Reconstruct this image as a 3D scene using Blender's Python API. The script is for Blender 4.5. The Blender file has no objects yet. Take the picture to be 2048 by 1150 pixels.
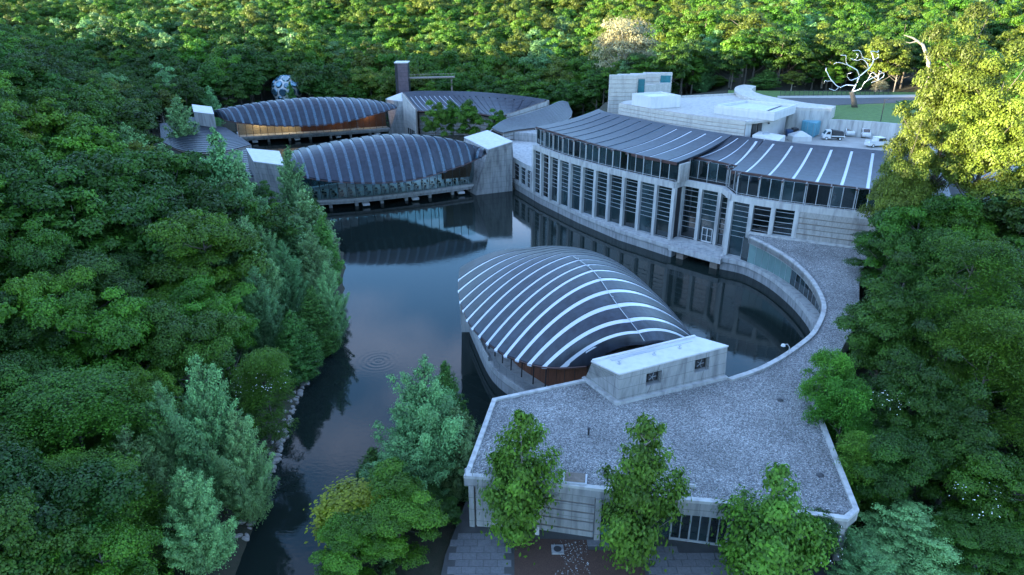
import bpy, math, random
import numpy as np
from mathutils import Vector, Matrix
random.seed(7); rng = np.random.default_rng(7)
SC = bpy.context.scene
COL = SC.collection
R = math.radians

# ------------------------------------------------------------------ camera, sky, sun, exposure
CAM_H, PITCH, FPX = 45.0, R(23.5), 1400.0
cam = bpy.data.cameras.new('camera'); camo = bpy.data.objects.new('camera', cam); COL.objects.link(camo)
camo.location = (0, 0, CAM_H); camo.rotation_euler = (R(90) - PITCH, 0, 0)
cam.sensor_width = 36; cam.lens = FPX / 2048 * 36; cam.clip_start = 0.5; cam.clip_end = 6000
SC.camera = camo
SUN_EL, SUN_AZ = R(7.6), R(250)       # azimuth: compass style, clockwise from +Y; 250 = from the left, a little behind the camera
W = bpy.data.worlds.new('World'); SC.world = W; W.use_nodes = True
wn, wl = W.node_tree.nodes, W.node_tree.links
bg = wn['Background']; sky = wn.new('ShaderNodeTexSky'); sky.sky_type = 'NISHITA'; sky.sun_disc = False
sky.sun_elevation = SUN_EL; sky.sun_rotation = SUN_AZ; sky.air_density = 1.0; sky.dust_density = 0.3; sky.ozone_density = 3.7
# thin bands of cloud in the sky
tc = wn.new('ShaderNodeTexCoord'); mp = wn.new('ShaderNodeMapping'); mp.inputs['Scale'].default_value = (1.6, 1.6, 5.5)
wl.new(tc.outputs['Generated'], mp.inputs['Vector'])
nz = wn.new('ShaderNodeTexNoise'); nz.inputs['Scale'].default_value = 2.2; nz.inputs['Detail'].default_value = 7; nz.inputs['Roughness'].default_value = 0.6
wl.new(mp.outputs['Vector'], nz.inputs['Vector'])
rp = wn.new('ShaderNodeValToRGB'); rp.color_ramp.elements[0].position = 0.47; rp.color_ramp.elements[1].position = 0.72
wl.new(nz.outputs['Fac'], rp.inputs['Fac'])
mx = wn.new('ShaderNodeMixRGB'); mx.inputs['Color2'].default_value = (3.1, 3.2, 4.0, 1)
mf = wn.new('ShaderNodeMath'); mf.operation = 'MULTIPLY'; mf.inputs[1].default_value = 0.45
wl.new(rp.outputs['Color'], mf.inputs[0]); wl.new(mf.outputs[0], mx.inputs['Fac'])
wl.new(sky.outputs['Color'], mx.inputs['Color1']); wl.new(mx.outputs['Color'], bg.inputs['Color'])
bg.inputs['Strength'].default_value = 0.15
sl = bpy.data.lights.new('sun', 'SUN'); slo = bpy.data.objects.new('sun', sl); COL.objects.link(slo)
sl.energy = 3.7; sl.angle = R(0.6); sl.color = (1.0, 0.84, 0.56)
sd = Vector((math.sin(SUN_AZ) * math.cos(SUN_EL), math.cos(SUN_AZ) * math.cos(SUN_EL), math.sin(SUN_EL)))
slo.rotation_euler = sd.to_track_quat('Z', 'Y').to_euler(); slo.location = (0, 0, 120)
vs = SC.view_settings; vs.view_transform = 'Standard'; vs.look = 'None'; vs.gamma = 1; vs.use_curve_mapping = False
vs.exposure = 3.3
SC.cycles.max_bounces = 7; SC.cycles.transparent_max_bounces = 12; SC.cycles.transmission_bounces = 5
SC.cycles.caustics_reflective = False; SC.cycles.caustics_refractive = False
SC.cycles.sample_clamp_indirect = 6

# ------------------------------------------------------------------ measuring: photo measurements to points on planes of the place
ct, st = math.cos(PITCH), math.sin(PITCH)
def ray(u, v):
    x = (u - 1024) / FPX; y = -(v - 575) / FPX
    return x, ct + y * st, -st + y * ct
def P(u, v, z=0.0):
    d = ray(u, v); t = (z - CAM_H) / d[2]
    return Vector((d[0] * t, d[1] * t, z))
def PY(u, v, Y):
    d = ray(u, v); t = Y / d[1]
    return Vector((d[0] * t, Y, CAM_H + d[2] * t))
def pj(p):
    z = p[2] - CAM_H; f = p[1] * ct - z * st; up = p[1] * st + z * ct
    if f <= 0.1: return None
    return 1024 + FPX * p[0] / f, 575 - FPX * up / f, f

# ------------------------------------------------------------------ materials
MATS = {}
def mat(name, col, rough=0.7, var=0.15, scale=1.5, bump=0.0, bscale=20, metal=0.0, spec=0.5, streak=None, col2=None, stain=0.0, joint=0):
    if name in MATS: return MATS[name]
    m = bpy.data.materials.new(name); m.use_nodes = True; n, l = m.node_tree.nodes, m.node_tree.links
    b = n['Principled BSDF']; b.inputs['Roughness'].default_value = rough; b.inputs['Metallic'].default_value = metal
    b.inputs['Specular IOR Level'].default_value = spec
    g = n.new('ShaderNodeNewGeometry'); mp = n.new('ShaderNodeMapping'); l.new(g.outputs['Position'], mp.inputs['Vector'])
    if streak: mp.inputs['Scale'].default_value = streak
    t = n.new('ShaderNodeTexNoise'); t.inputs['Scale'].default_value = scale; t.inputs['Detail'].default_value = 6; t.inputs['Roughness'].default_value = 0.65
    l.new(mp.outputs['Vector'], t.inputs['Vector'])
    r = n.new('ShaderNodeValToRGB'); c = Vector(col)
    lo = c * (1 - var) if col2 is None else Vector(col2); hi = c * (1 + var) if col2 is None else c
    r.color_ramp.elements[0].color = (*lo, 1); r.color_ramp.elements[1].color = (*hi, 1)
    r.color_ramp.elements[0].position = 0.3; r.color_ramp.elements[1].position = 0.7
    l.new(t.outputs['Fac'], r.inputs['Fac'])
    out = r.outputs['Color']
    # small differences from one piece to the next
    oi = n.new('ShaderNodeObjectInfo'); mr = n.new('ShaderNodeMapRange'); mr.inputs['To Min'].default_value = 0.93; mr.inputs['To Max'].default_value = 1.07
    l.new(oi.outputs['Random'], mr.inputs['Value'])
    mm = n.new('ShaderNodeMixRGB'); mm.blend_type = 'MULTIPLY'; mm.inputs['Fac'].default_value = 1
    l.new(out, mm.inputs['Color1']); l.new(mr.outputs['Result'], mm.inputs['Color2']); out = mm.outputs['Color']
    if stain:
        t2 = n.new('ShaderNodeTexNoise'); t2.inputs['Scale'].default_value = 0.35; t2.inputs['Detail'].default_value = 4
        mp2 = n.new('ShaderNodeMapping'); mp2.inputs['Scale'].default_value = (4, 4, 0.7); l.new(g.outputs['Position'], mp2.inputs['Vector']); l.new(mp2.outputs['Vector'], t2.inputs['Vector'])
        r2 = n.new('ShaderNodeValToRGB'); r2.color_ramp.elements[0].position = 0.45; r2.color_ramp.elements[1].position = 0.68
        r2.color_ramp.elements[0].color = (1, 1, 1, 1); r2.color_ramp.elements[1].color = (1 - stain, 1 - stain, 1 - stain * 0.95, 1)
        l.new(t2.outputs['Fac'], r2.inputs['Fac'])
        m2 = n.new('ShaderNodeMixRGB'); m2.blend_type = 'MULTIPLY'; m2.inputs['Fac'].default_value = 1
        l.new(out, m2.inputs['Color1']); l.new(r2.outputs['Color'], m2.inputs['Color2']); out = m2.outputs['Color']
    if joint:   # formwork joints and tie holes
        sx = n.new('ShaderNodeSeparateXYZ'); l.new(g.outputs['Position'], sx.inputs[0]); prev = None
        for ax, per, wd_ in (('Z', joint, 0.03), ('X', joint * 2, 0.02), ('Y', joint * 2, 0.02)):
            a = n.new('ShaderNodeMath'); a.operation = 'DIVIDE'; a.inputs[1].default_value = per; l.new(sx.outputs[ax], a.inputs[0]); f = n.new('ShaderNodeMath'); f.operation = 'FRACT'; l.new(a.outputs[0], f.inputs[0])
            c_ = n.new('ShaderNodeMath'); c_.operation = 'LESS_THAN'; c_.inputs[1].default_value = wd_ / per * 1.6; l.new(f.outputs[0], c_.inputs[0])
            if prev: m_ = n.new('ShaderNodeMath'); m_.operation = 'MAXIMUM'; l.new(prev, m_.inputs[0]); l.new(c_.outputs[0], m_.inputs[1]); prev = m_.outputs[0]
            else: prev = c_.outputs[0]
        m3 = n.new('ShaderNodeMixRGB'); m3.blend_type = 'MULTIPLY'; m3.inputs['Color2'].default_value = (0.5, 0.5, 0.5, 1); l.new(prev, m3.inputs['Fac']); l.new(out, m3.inputs['Color1']); out = m3.outputs['Color']
    l.new(out, b.inputs['Base Color'])
    if bump:
        t3 = n.new('ShaderNodeTexNoise'); t3.inputs['Scale'].default_value = bscale; t3.inputs['Detail'].default_value = 3
        l.new(g.outputs['Position'], t3.inputs['Vector'])
        bp = n.new('ShaderNodeBump'); bp.inputs['Strength'].default_value = bump; bp.inputs['Distance'].default_value = 0.05
        l.new(t3.outputs['Fac'], bp.inputs['Height']); l.new(bp.outputs['Normal'], b.inputs['Normal'])
    MATS[name] = m; return m

M_CONC = mat('concrete', (0.30, 0.295, 0.285), 0.8, 0.16, 0.9, 0.25, 12, streak=(3, 3, 0.5), stain=0.4, joint=1.25)
M_CONCL = mat('pale_concrete', (0.42, 0.41, 0.39), 0.8, 0.12, 0.9, 0.2, 12, streak=(2, 2, 0.5), stain=0.35)
M_BOARD = mat('board_marked_concrete', (0.33, 0.315, 0.29), 0.85, 0.22, 1.6, 0.4, 14, streak=(4, 4, 1.2), stain=0.35)
M_WHITEC = mat('white_stone_concrete', (0.44, 0.41, 0.37), 0.85, 0.14, 1.2, 0.3, 10, streak=(1, 1, 3), stain=0.2)
M_CEDAR = mat('grey_cedar', (0.20, 0.16, 0.13), 0.8, 0.25, 3)
M_COPPER = mat('dark_copper_roof', (0.026, 0.032, 0.046), 0.44, 0.25, 0.5, 0.12, 6, metal=0.3, spec=0.5, streak=(1, 1, 0.6), stain=0.4)
M_FASCIA = mat('brown_copper_fascia', (0.085, 0.045, 0.04), 0.5, 0.2, 2, metal=0.3)
M_STRIPW = mat('pale_skylight_strip', (0.48, 0.50, 0.54), 0.24, 0.05, 2, spec=0.8)  # pale base colour paints in the sky reflected by the glass
M_STRIPB = mat('blue_skylight_strip', (0.05, 0.09, 0.125), 0.34, 0.6, 3, spec=0.6)
M_WHITE = mat('white_membrane', (0.52, 0.51, 0.50), 0.6, 0.05, 0.8, stain=0.12)
M_METAL = mat('grey_metal', (0.42, 0.44, 0.46), 0.4, 0.08, 3, metal=0.5)
M_LIGHTMETAL = mat('pale_metal', (0.45, 0.46, 0.47), 0.4, 0.05, 3, metal=0.2)
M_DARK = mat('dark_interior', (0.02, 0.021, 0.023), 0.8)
M_DARKM = mat('black_metal', (0.03, 0.03, 0.033), 0.45)
M_GLASSD = mat('dark_glass', (0.009, 0.016, 0.018), 0.04, 0.5, 0.25, spec=0.6)
M_GLASST = mat('teal_glass', (0.03, 0.16, 0.18), 0.08, 0.3, 0.5, spec=0.6)
M_GLASSG = mat('green_spandrel_glass', (0.13, 0.21, 0.20), 0.12, 0.12, 0.5, spec=0.6)
M_WOOD = mat('red_brown_wood', (0.17, 0.065, 0.035), 0.6, 0.35, 2.2, streak=(5, 5, 0.5))
M_CREAM = mat('cream_wall', (0.45, 0.36, 0.25), 0.7, 0.1)
M_ASPH = mat('asphalt', (0.075, 0.075, 0.078), 0.9, 0.15, 2, 0.2, 30)
M_YARD = mat('yard_concrete', (0.30, 0.285, 0.26), 0.85, 0.18, 0.4, 0.2, 20)
M_PATH = mat('pale_path', (0.33, 0.31, 0.28), 0.85, 0.1)
M_GRASS = mat('lawn_grass', (0.075, 0.14, 0.025), 0.9, 0.3, 0.9, 0.6, 18)
M_SOIL = mat('leaf_litter', (0.045, 0.035, 0.022), 0.95, 0.4, 1.3, 0.8, 8, col2=(0.02, 0.028, 0.012))
M_MULCH = mat('brown_mulch', (0.075, 0.04, 0.028), 0.95, 0.4, 14, 0.9, 30)
M_PAVER = mat('grey_paver', (0.13, 0.13, 0.135), 0.85, 0.2, 6, 0.3, 40)
M_ROCK = mat('bank_rock', (0.26, 0.235, 0.21), 0.85, 0.3, 2.5, 0.6, 9)
M_BARK = mat('bark', (0.10, 0.085, 0.07), 0.9, 0.3, 6, 0.5, 20)
M_BARKP = mat('pale_bark', (0.26, 0.23, 0.19), 0.8, 0.3, 4, 0.3, 20)
M_STEEL = mat('polished_steel', (0.78, 0.78, 0.78), 0.22, 0.05, 2, metal=0.9)
M_BLUE = mat('blue_container_paint', (0.12, 0.32, 0.40), 0.5, 0.1, 1.5, stain=0.2)
M_BLUED = mat('dark_blue_plastic', (0.02, 0.06, 0.14), 0.45)
M_VWHITE = mat('white_vehicle_paint', (0.62, 0.62, 0.61), 0.3, 0.02, spec=0.6)
M_TYRE = mat('tyre_rubber', (0.02, 0.02, 0.02), 0.85)
M_COVER = mat('black_cover', (0.03, 0.03, 0.032), 0.7, 0.3, 4, 0.5, 8)
M_FLOWER = mat('white_flower', (0.75, 0.76, 0.70), 0.7, 0.05)

def gravel_mat():
    m = bpy.data.materials.new('roof_gravel'); m.use_nodes = True; n, l = m.node_tree.nodes, m.node_tree.links
    b = n['Principled BSDF']; b.inputs['Roughness'].default_value = 0.85
    g = n.new('ShaderNodeNewGeometry'); v = n.new('ShaderNodeTexVoronoi'); v.inputs['Scale'].default_value = 10
    l.new(g.outputs['Position'], v.inputs['Vector'])
    hs = n.new('ShaderNodeSeparateColor'); l.new(v.outputs['Color'], hs.inputs['Color'])
    r = n.new('ShaderNodeValToRGB'); e = r.color_ramp.elements
    e[0].color = (0.09, 0.09, 0.095, 1); e[1].color = (0.45, 0.44, 0.42, 1); e[1].position = 1
    k = e.new(0.45); k.color = (0.19, 0.187, 0.183, 1); k = e.new(0.75); k.color = (0.29, 0.283, 0.27, 1)
    l.new(hs.outputs['Red'], r.inputs['Fac'])
    t = n.new('ShaderNodeTexNoise'); t.inputs['Scale'].default_value = 0.22; t.inputs['Detail'].default_value = 5
    l.new(g.outputs['Position'], t.inputs['Vector'])
    mr = n.new('ShaderNodeMapRange'); mr.inputs['From Min'].default_value = 0.35; mr.inputs['From Max'].default_value = 0.65; mr.inputs['To Min'].default_value = 0.72; mr.inputs['To Max'].default_value = 1.15
    l.new(t.outputs['Fac'], mr.inputs['Value'])
    mm = n.new('ShaderNodeMixRGB'); mm.blend_type = 'MULTIPLY'; mm.inputs['Fac'].default_value = 1
    l.new(r.outputs['Color'], mm.inputs['Color1']); l.new(mr.outputs['Result'], mm.inputs['Color2']); l.new(mm.outputs['Color'], b.inputs['Base Color'])
    bp = n.new('ShaderNodeBump'); bp.inputs['Strength'].default_value = 1; bp.inputs['Distance'].default_value = 0.09; bp.invert = True
    l.new(v.outputs['Distance'], bp.inputs['Height']); l.new(bp.outputs['Normal'], b.inputs['Normal'])
    return m
M_GRAVEL = gravel_mat()
M_STONE = mat('gravel_stone', (0.27, 0.265, 0.26), 0.85, 0.1)
def stone_var(m):
    n, l = m.node_tree.nodes, m.node_tree.links
    for x in n:
        if x.type == 'MAP_RANGE': x.inputs['To Min'].default_value = 0.35; x.inputs['To Max'].default_value = 1.55
stone_var(M_STONE)
for x in M_GLASSD.node_tree.nodes:
    if x.type == 'MAP_RANGE': x.inputs['To Min'].default_value = 0.3; x.inputs['To Max'].default_value = 3.0
M_GLASSD.node_tree.nodes['Principled BSDF'].inputs['IOR'].default_value = 1.75

def clear_glass():
    m = bpy.data.materials.new('clear_glass'); m.use_nodes = True; n, l = m.node_tree.nodes, m.node_tree.links
    n.remove(n['Principled BSDF']); o = n['Material Output']
    t = n.new('ShaderNodeBsdfTransparent'); t.inputs['Color'].default_value = (0.72, 0.82, 0.82, 1)
    g = n.new('ShaderNodeBsdfGlossy'); g.inputs['Roughness'].default_value = 0.03
    f = n.new('ShaderNodeFresnel'); f.inputs['IOR'].default_value = 1.5
    x = n.new('ShaderNodeMixShader'); l.new(f.outputs['Fac'], x.inputs['Fac']); l.new(t.outputs[0], x.inputs[1]); l.new(g.outputs[0], x.inputs[2]); l.new(x.outputs[0], o.inputs['Surface'])
    return m
M_CLEAR = clear_glass()

def water_mat():
    m = bpy.data.materials.new('pond_water'); m.use_nodes = True; n, l = m.node_tree.nodes, m.node_tree.links
    b = n['Principled BSDF']; b.inputs['Roughness'].default_value = 0.02; b.inputs['IOR'].default_value = 1.333
    b.inputs['Base Color'].default_value = (0.010, 0.016, 0.014, 1); b.inputs['Specular IOR Level'].default_value = 0.5
    g = n.new('ShaderNodeNewGeometry'); mp = n.new('ShaderNodeMapping'); mp.inputs['Scale'].default_value = (1.0, 1.8, 1); mp.inputs['Rotation'].default_value = (0, 0, R(20))
    l.new(g.outputs['Position'], mp.inputs['Vector'])
    t = n.new('ShaderNodeTexNoise'); t.inputs['Scale'].default_value = 1.4; t.inputs['Detail'].default_value = 4; t.inputs['Distortion'].default_value = 0.6
    l.new(mp.outputs['Vector'], t.inputs['Vector'])
    # rings that spread from a rising fish
    c = P(757, 722, 0)
    sb = n.new('ShaderNodeVectorMath'); sb.operation = 'DISTANCE'; sb.inputs[1].default_value = c; l.new(g.outputs['Position'], sb.inputs[0])
    mu = n.new('ShaderNodeMath'); mu.operation = 'MULTIPLY'; mu.inputs[1].default_value = 9.0; l.new(sb.outputs['Value'], mu.inputs[0])
    sn = n.new('ShaderNodeMath'); sn.operation = 'SINE'; l.new(mu.outputs[0], sn.inputs[0])
    fa = n.new('ShaderNodeMapRange'); fa.inputs['From Min'].default_value = 0.3; fa.inputs['From Max'].default_value = 3.4; fa.inputs['To Min'].default_value = 0.55; fa.inputs['To Max'].default_value = 0; l.new(sb.outputs['Value'], fa.inputs['Value'])
    rm = n.new('ShaderNodeMath'); rm.operation = 'MULTIPLY'; l.new(sn.outputs[0], rm.inputs[0]); l.new(fa.outputs['Result'], rm.inputs[1])
    # calmer and rougher patches
    t2 = n.new('ShaderNodeTexNoise'); t2.inputs['Scale'].default_value = 0.06; t2.inputs['Detail'].default_value = 3; l.new(g.outputs['Position'], t2.inputs['Vector'])
    m2 = n.new('ShaderNodeMapRange'); m2.inputs['From Min'].default_value = 0.35; m2.inputs['From Max'].default_value = 0.65; m2.inputs['To Min'].default_value = 0.35; m2.inputs['To Max'].default_value = 1.2; l.new(t2.outputs['Fac'], m2.inputs['Value'])
    mt = n.new('ShaderNodeMath'); mt.operation = 'MULTIPLY'; l.new(t.outputs['Fac'], mt.inputs[0]); l.new(m2.outputs['Result'], mt.inputs[1])
    ad = n.new('ShaderNodeMath'); ad.operation = 'ADD'; l.new(mt.outputs[0], ad.inputs[0]); l.new(rm.outputs[0], ad.inputs[1])
    bp = n.new('ShaderNodeBump'); bp.inputs['Strength'].default_value = 0.12; bp.inputs['Distance'].default_value = 0.05
    l.new(ad.outputs[0], bp.inputs['Height']); l.new(bp.outputs['Normal'], b.inputs['Normal'])
    return m
M_WATER = water_mat()

def leaf_mat(name, col, hue=0.016, trans=0.3):
    m = bpy.data.materials.new(name); m.use_nodes = True; n, l = m.node_tree.nodes, m.node_tree.links
    b = n['Principled BSDF']; b.inputs['Roughness'].default_value = 0.5; b.inputs['Specular IOR Level'].default_value = 0.3
    g = n.new('ShaderNodeNewGeometry'); oi = n.new('ShaderNodeObjectInfo')
    h = n.new('ShaderNodeHueSaturation'); h.inputs['Color'].default_value = (*col, 1)
    a = n.new('ShaderNodeMapRange'); a.inputs['To Min'].default_value = 0.5 - hue; a.inputs['To Max'].default_value = 0.5 + hue * 0.8; l.new(oi.outputs['Random'], a.inputs['Value']); l.new(a.outputs['Result'], h.inputs['Hue'])
    v = n.new('ShaderNodeMapRange'); v.inputs['To Min'].default_value = 0.72; v.inputs['To Max'].default_value = 1.3; l.new(g.outputs['Random Per Island'], v.inputs['Value'])
    w = n.new('ShaderNodeMath'); w.operation = 'MULTIPLY'
    q = n.new('ShaderNodeMath'); q.operation = 'FRACT'; q2 = n.new('ShaderNodeMath'); q2.operation = 'MULTIPLY'; q2.inputs[1].default_value = 7.31; l.new(oi.outputs['Random'], q2.inputs[0]); l.new(q2.outputs[0], q.inputs[0])
    q3 = n.new('ShaderNodeMapRange'); q3.inputs['To Min'].default_value = 0.72; q3.inputs['To Max'].default_value = 1.3; l.new(q.outputs[0], q3.inputs['Value'])
    at = n.new('ShaderNodeAttribute'); at.attribute_name = 'tone'; w2 = n.new('ShaderNodeMath'); w2.operation = 'MULTIPLY'
    l.new(v.outputs['Result'], w.inputs[0]); l.new(q3.outputs['Result'], w.inputs[1]); l.new(w.outputs[0], w2.inputs[0]); l.new(at.outputs['Fac'], w2.inputs[1]); l.new(w2.outputs[0], h.inputs['Value'])
    l.new(h.outputs['Color'], b.inputs['Base Color'])
    t = n.new('ShaderNodeBsdfTranslucent'); l.new(h.outputs['Color'], t.inputs['Color'])
    x = n.new('ShaderNodeMixShader'); x.inputs['Fac'].default_value = trans; l.new(b.outputs[0], x.inputs[1]); l.new(t.outputs[0], x.inputs[2]); l.new(x.outputs[0], n['Material Output'].inputs['Surface'])
    MATS[name] = m; return m
L_DARK = leaf_mat('dark_green_leaves', (0.036, 0.098, 0.010))
L_MID = leaf_mat('mid_green_leaves', (0.060, 0.150, 0.010))
L_YEL = leaf_mat('yellow_green_leaves', (0.105, 0.150, 0.018), 0.012, 0.35)
L_SILV = leaf_mat('silvery_leaves', (0.125, 0.255, 0.085), 0.02, 0.25)
L_FEA = leaf_mat('feathery_green_leaves', (0.062, 0.155, 0.024), 0.02)
L_PALE = leaf_mat('pale_tan_leaves', (0.27, 0.25, 0.13), 0.02)
L_MAPLE = leaf_mat('maple_leaves', (0.08, 0.20, 0.02), 0.02, 0.4)
L_GOLD = leaf_mat('golden_green_leaves', (0.24, 0.30, 0.010), 0.01)

# ------------------------------------------------------------------ mesh helpers
class MB:
    def __init__(s): s.v = []; s.f = []
    def add(s, v, f):
        k = len(s.v); s.v += [tuple(p) for p in v]; s.f += [tuple(i + k for i in q) for q in f]; return s
    def prism(s, poly, z0, z1):
        n = len(poly); g = lambda z, i: z[i] if isinstance(z, (list, tuple)) else z
        v = [(p[0], p[1], g(z0, i)) for i, p in enumerate(poly)] + [(p[0], p[1], g(z1, i)) for i, p in enumerate(poly)]
        return s.add(v, [tuple(range(n - 1, -1, -1)), tuple(range(n, 2 * n))] + [(i, (i + 1) % n, n + (i + 1) % n, n + i) for i in range(n)])
    def hexa(s, b, t):   # bottom quad, top quad
        return s.add(list(b) + list(t), [(3, 2, 1, 0), (4, 5, 6, 7), (0, 1, 5, 4), (1, 2, 6, 5), (2, 3, 7, 6), (3, 0, 4, 7)])
    def box(s, c, d, l, w, z0, z1):   # centre xy, direction, length, width
        d = Vector((d[0], d[1])).normalized(); e = Vector((-d.y, d.x)); c = Vector((c[0], c[1]))
        q = [c - d * l / 2 - e * w / 2, c + d * l / 2 - e * w / 2, c + d * l / 2 + e * w / 2, c - d * l / 2 + e * w / 2]
        return s.prism(q, z0, z1)
    def bar(s, p, q, w, h=None):
        p, q = Vector(p), Vector(q); h = h or w; d = (q - p)
        if d.length < 1e-6: return s
        d.normalize(); a = d.cross(Vector((0, 0, 1)))
        if a.length < 1e-3: a = Vector((1, 0, 0))
        a.normalize(); b = a.cross(d) ; a *= w / 2; b *= h / 2
        return s.hexa([p - a - b, p + a - b, p + a + b, p - a + b], [q - a - b, q + a - b, q + a + b, q - a + b])
    def tube(s, pts, rad, n=6):
        pts = [Vector(p) for p in pts]; rad = rad if isinstance(rad, (list, tuple)) else [rad] * len(pts); v = []
        for i, p in enumerate(pts):
            d = (pts[min(i + 1, len(pts) - 1)] - pts[max(i - 1, 0)]); d = d.normalized() if d.length > 1e-6 else Vector((0, 0, 1))
            a = d.cross(Vector((0.31, 0.17, 0.93)) if abs(d.z) < 0.9 else Vector((1, 0, 0))).normalized(); b = d.cross(a)
            v += [p + (a * math.cos(2 * math.pi * k / n) + b * math.sin(2 * math.pi * k / n)) * rad[i] for k in range(n)]
        f = [(i * n + k, i * n + (k + 1) % n, (i + 1) * n + (k + 1) % n, (i + 1) * n + k) for i in range(len(pts) - 1) for k in range(n)]
        f += [tuple(range(n - 1, -1, -1)), tuple(range((len(pts) - 1) * n, len(pts) * n))]
        return s.add(v, f)
    def lathe(s, c, prof, n=14):
        v = [(c[0] + r * math.cos(2 * math.pi * k / n), c[1] + r * math.sin(2 * math.pi * k / n), c[2] + z) for r, z in prof for k in range(n)]
        f = [(i * n + k, i * n + (k + 1) % n, (i + 1) * n + (k + 1) % n, (i + 1) * n + k) for i in range(len(prof) - 1) for k in range(n)]
        f += [tuple(range(n - 1, -1, -1)), tuple(range((len(prof) - 1) * n, len(prof) * n))]
        return s.add(v, f)
    def ribbon(s, pts, off0, off1, z0, z1):   # closed wall along a polyline between two side offsets
        a, b = offset(pts, off0), offset(pts, off1); n = len(a)
        g = lambda z, i: z[i] if isinstance(z, (list, tuple)) else z
        for i in range(n - 1):
            s.hexa([(*a[i], g(z0, i)), (*a[i + 1], g(z0, i + 1)), (*b[i + 1], g(z0, i + 1)), (*b[i], g(z0, i))],
                   [(*a[i], g(z1, i)), (*a[i + 1], g(z1, i + 1)), (*b[i + 1], g(z1, i + 1)), (*b[i], g(z1, i))])
        return s
    def slab(s, fn, ns, na, s0, s1, a0, a1, thick):   # curved slab over a parametric surface
        top = [[Vector(fn(s0 + (s1 - s0) * i / ns, a0 + (a1 - a0) * j / na)) for j in range(na + 1)] for i in range(ns + 1)]
        m = na + 1; v = [p for r_ in top for p in r_] + [p - Vector((0, 0, thick)) for r_ in top for p in r_]; k = (ns + 1) * m; f = []
        for i in range(ns):
            for j in range(na):
                q = (i * m + j, (i + 1) * m + j, (i + 1) * m + j + 1, i * m + j + 1); f += [q, tuple(x + k for x in reversed(q))]
        for i in range(ns):
            for j in (0, na):
                a, b = i * m + j, (i + 1) * m + j; f.append((a, b, b + k, a + k) if j else (b, a, a + k, b + k))
        for j in range(na):
            for i in (0, ns):
                a, b = i * m + j, i * m + j + 1; f.append((a, b, b + k, a + k) if not i else (b, a, a + k, b + k))
        return s.add(v, f)
    def build(s, name, m, parent=None, smooth=False):
        me = bpy.data.meshes.new(name); me.from_pydata(s.v, [], s.f); me.materials.append(m)
        if smooth: me.shade_smooth()
        me.update(); o = bpy.data.objects.new(name, me); COL.objects.link(o)
        if parent: o.parent = parent; o.matrix_parent_inverse = parent.matrix_basis.inverted()
        return o
def offset(pts, d):
    pts = [Vector((p[0], p[1])) for p in pts]; out = []
    for i, p in enumerate(pts):
        ns = []
        if i > 0: e = (p - pts[i - 1]).normalized(); ns.append(Vector((e.y, -e.x)))
        if i < len(pts) - 1: e = (pts[i + 1] - p).normalized(); ns.append(Vector((e.y, -e.x)))
        n = sum(ns, Vector((0, 0))); n = n.normalized()
        out.append(p + n * d / max(0.45, n.dot(ns[0])))
    return out
def spline(pts):   # Catmull-Rom through points, s in 0..1 by index
    P_ = [Vector(p) for p in pts]; n = len(P_) - 1
    def f(s):
        x = max(0, min(n - 1e-9, s * n)); i = int(x); t = x - i
        p1, p2 = P_[i], P_[i + 1]; p0 = P_[i - 1] if i else p1 * 2 - p2; p3 = P_[i + 2] if i + 2 <= n else p2 * 2 - p1
        return 0.5 * ((2 * p1) + (p2 - p0) * t + (2 * p0 - 5 * p1 + 4 * p2 - p3) * t * t + (3 * p1 - p0 - 3 * p2 + p3) * t ** 3)
    return f
def resample(pts, n):   # n+1 points equally spaced along a polyline (smoothed)
    f = spline(pts); d = [f(i / 400) for i in range(401)]; L = [0]
    for i in range(400): L.append(L[-1] + (d[i + 1] - d[i]).length)
    out = []; j = 0
    for k in range(n + 1):
        t = L[-1] * k / n
        while j < 399 and L[j + 1] < t: j += 1
        q = (t - L[j]) / max(1e-9, L[j + 1] - L[j]); out.append(d[j].lerp(d[j + 1], q))
    return out
def V2(p): return Vector((p[0], p[1]))
def tag(o, label=None, cat=None, group=None, kind=None):
    for k, v in (('label', label), ('category', cat), ('group', group), ('kind', kind)):
        if v: o[k] = v
    return o
def empty(name, loc=(0, 0, 0), rz=0):
    o = bpy.data.objects.new(name, None); COL.objects.link(o); o.location = loc; o.rotation_euler = (0, 0, rz); o.empty_display_size = 0.3; return o
def copy_tree(o, parent=None):
    c = o.copy(); COL.objects.link(c); c.parent = parent
    if parent: c.matrix_parent_inverse = o.matrix_parent_inverse.copy()
    for ch in list(o.children): copy_tree(ch, c)
    return c
USED = set()
ONES = 'zero one two three four five six seven eight nine ten eleven twelve thirteen fourteen fifteen sixteen seventeen eighteen nineteen'.split()
TENS = 'x x twenty thirty forty fifty sixty seventy eighty ninety'.split()
def nw(k):
    k = int(max(0, min(99, k))); return ONES[k] if k < 20 else TENS[k // 10] + ('-' + ONES[k % 10] if k % 10 else '')
def where(base, p):   # a label that ends in where the thing is found in the photo
    q = pj(p); X, Y = min(97, max(.3, q[0] / 20.48)), min(99, max(0, q[1] / 11.5))
    for k in range(40):
        x = X + 0.1 * ((k + 1) // 2) * (-1 if k % 2 else 1); d_ = int(round(max(0, x) * 10)) % 10; xi = int(round(max(0, x) * 10)) // 10
        t = f'{base}, {nw(xi)} percent across and {nw(round(Y))} percent down' if k == 0 else f'{base}, {nw(xi)} point {nw(d_)} percent across and {nw(round(Y))} percent down'
        if t not in USED: break
    USED.add(t); return t

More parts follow.
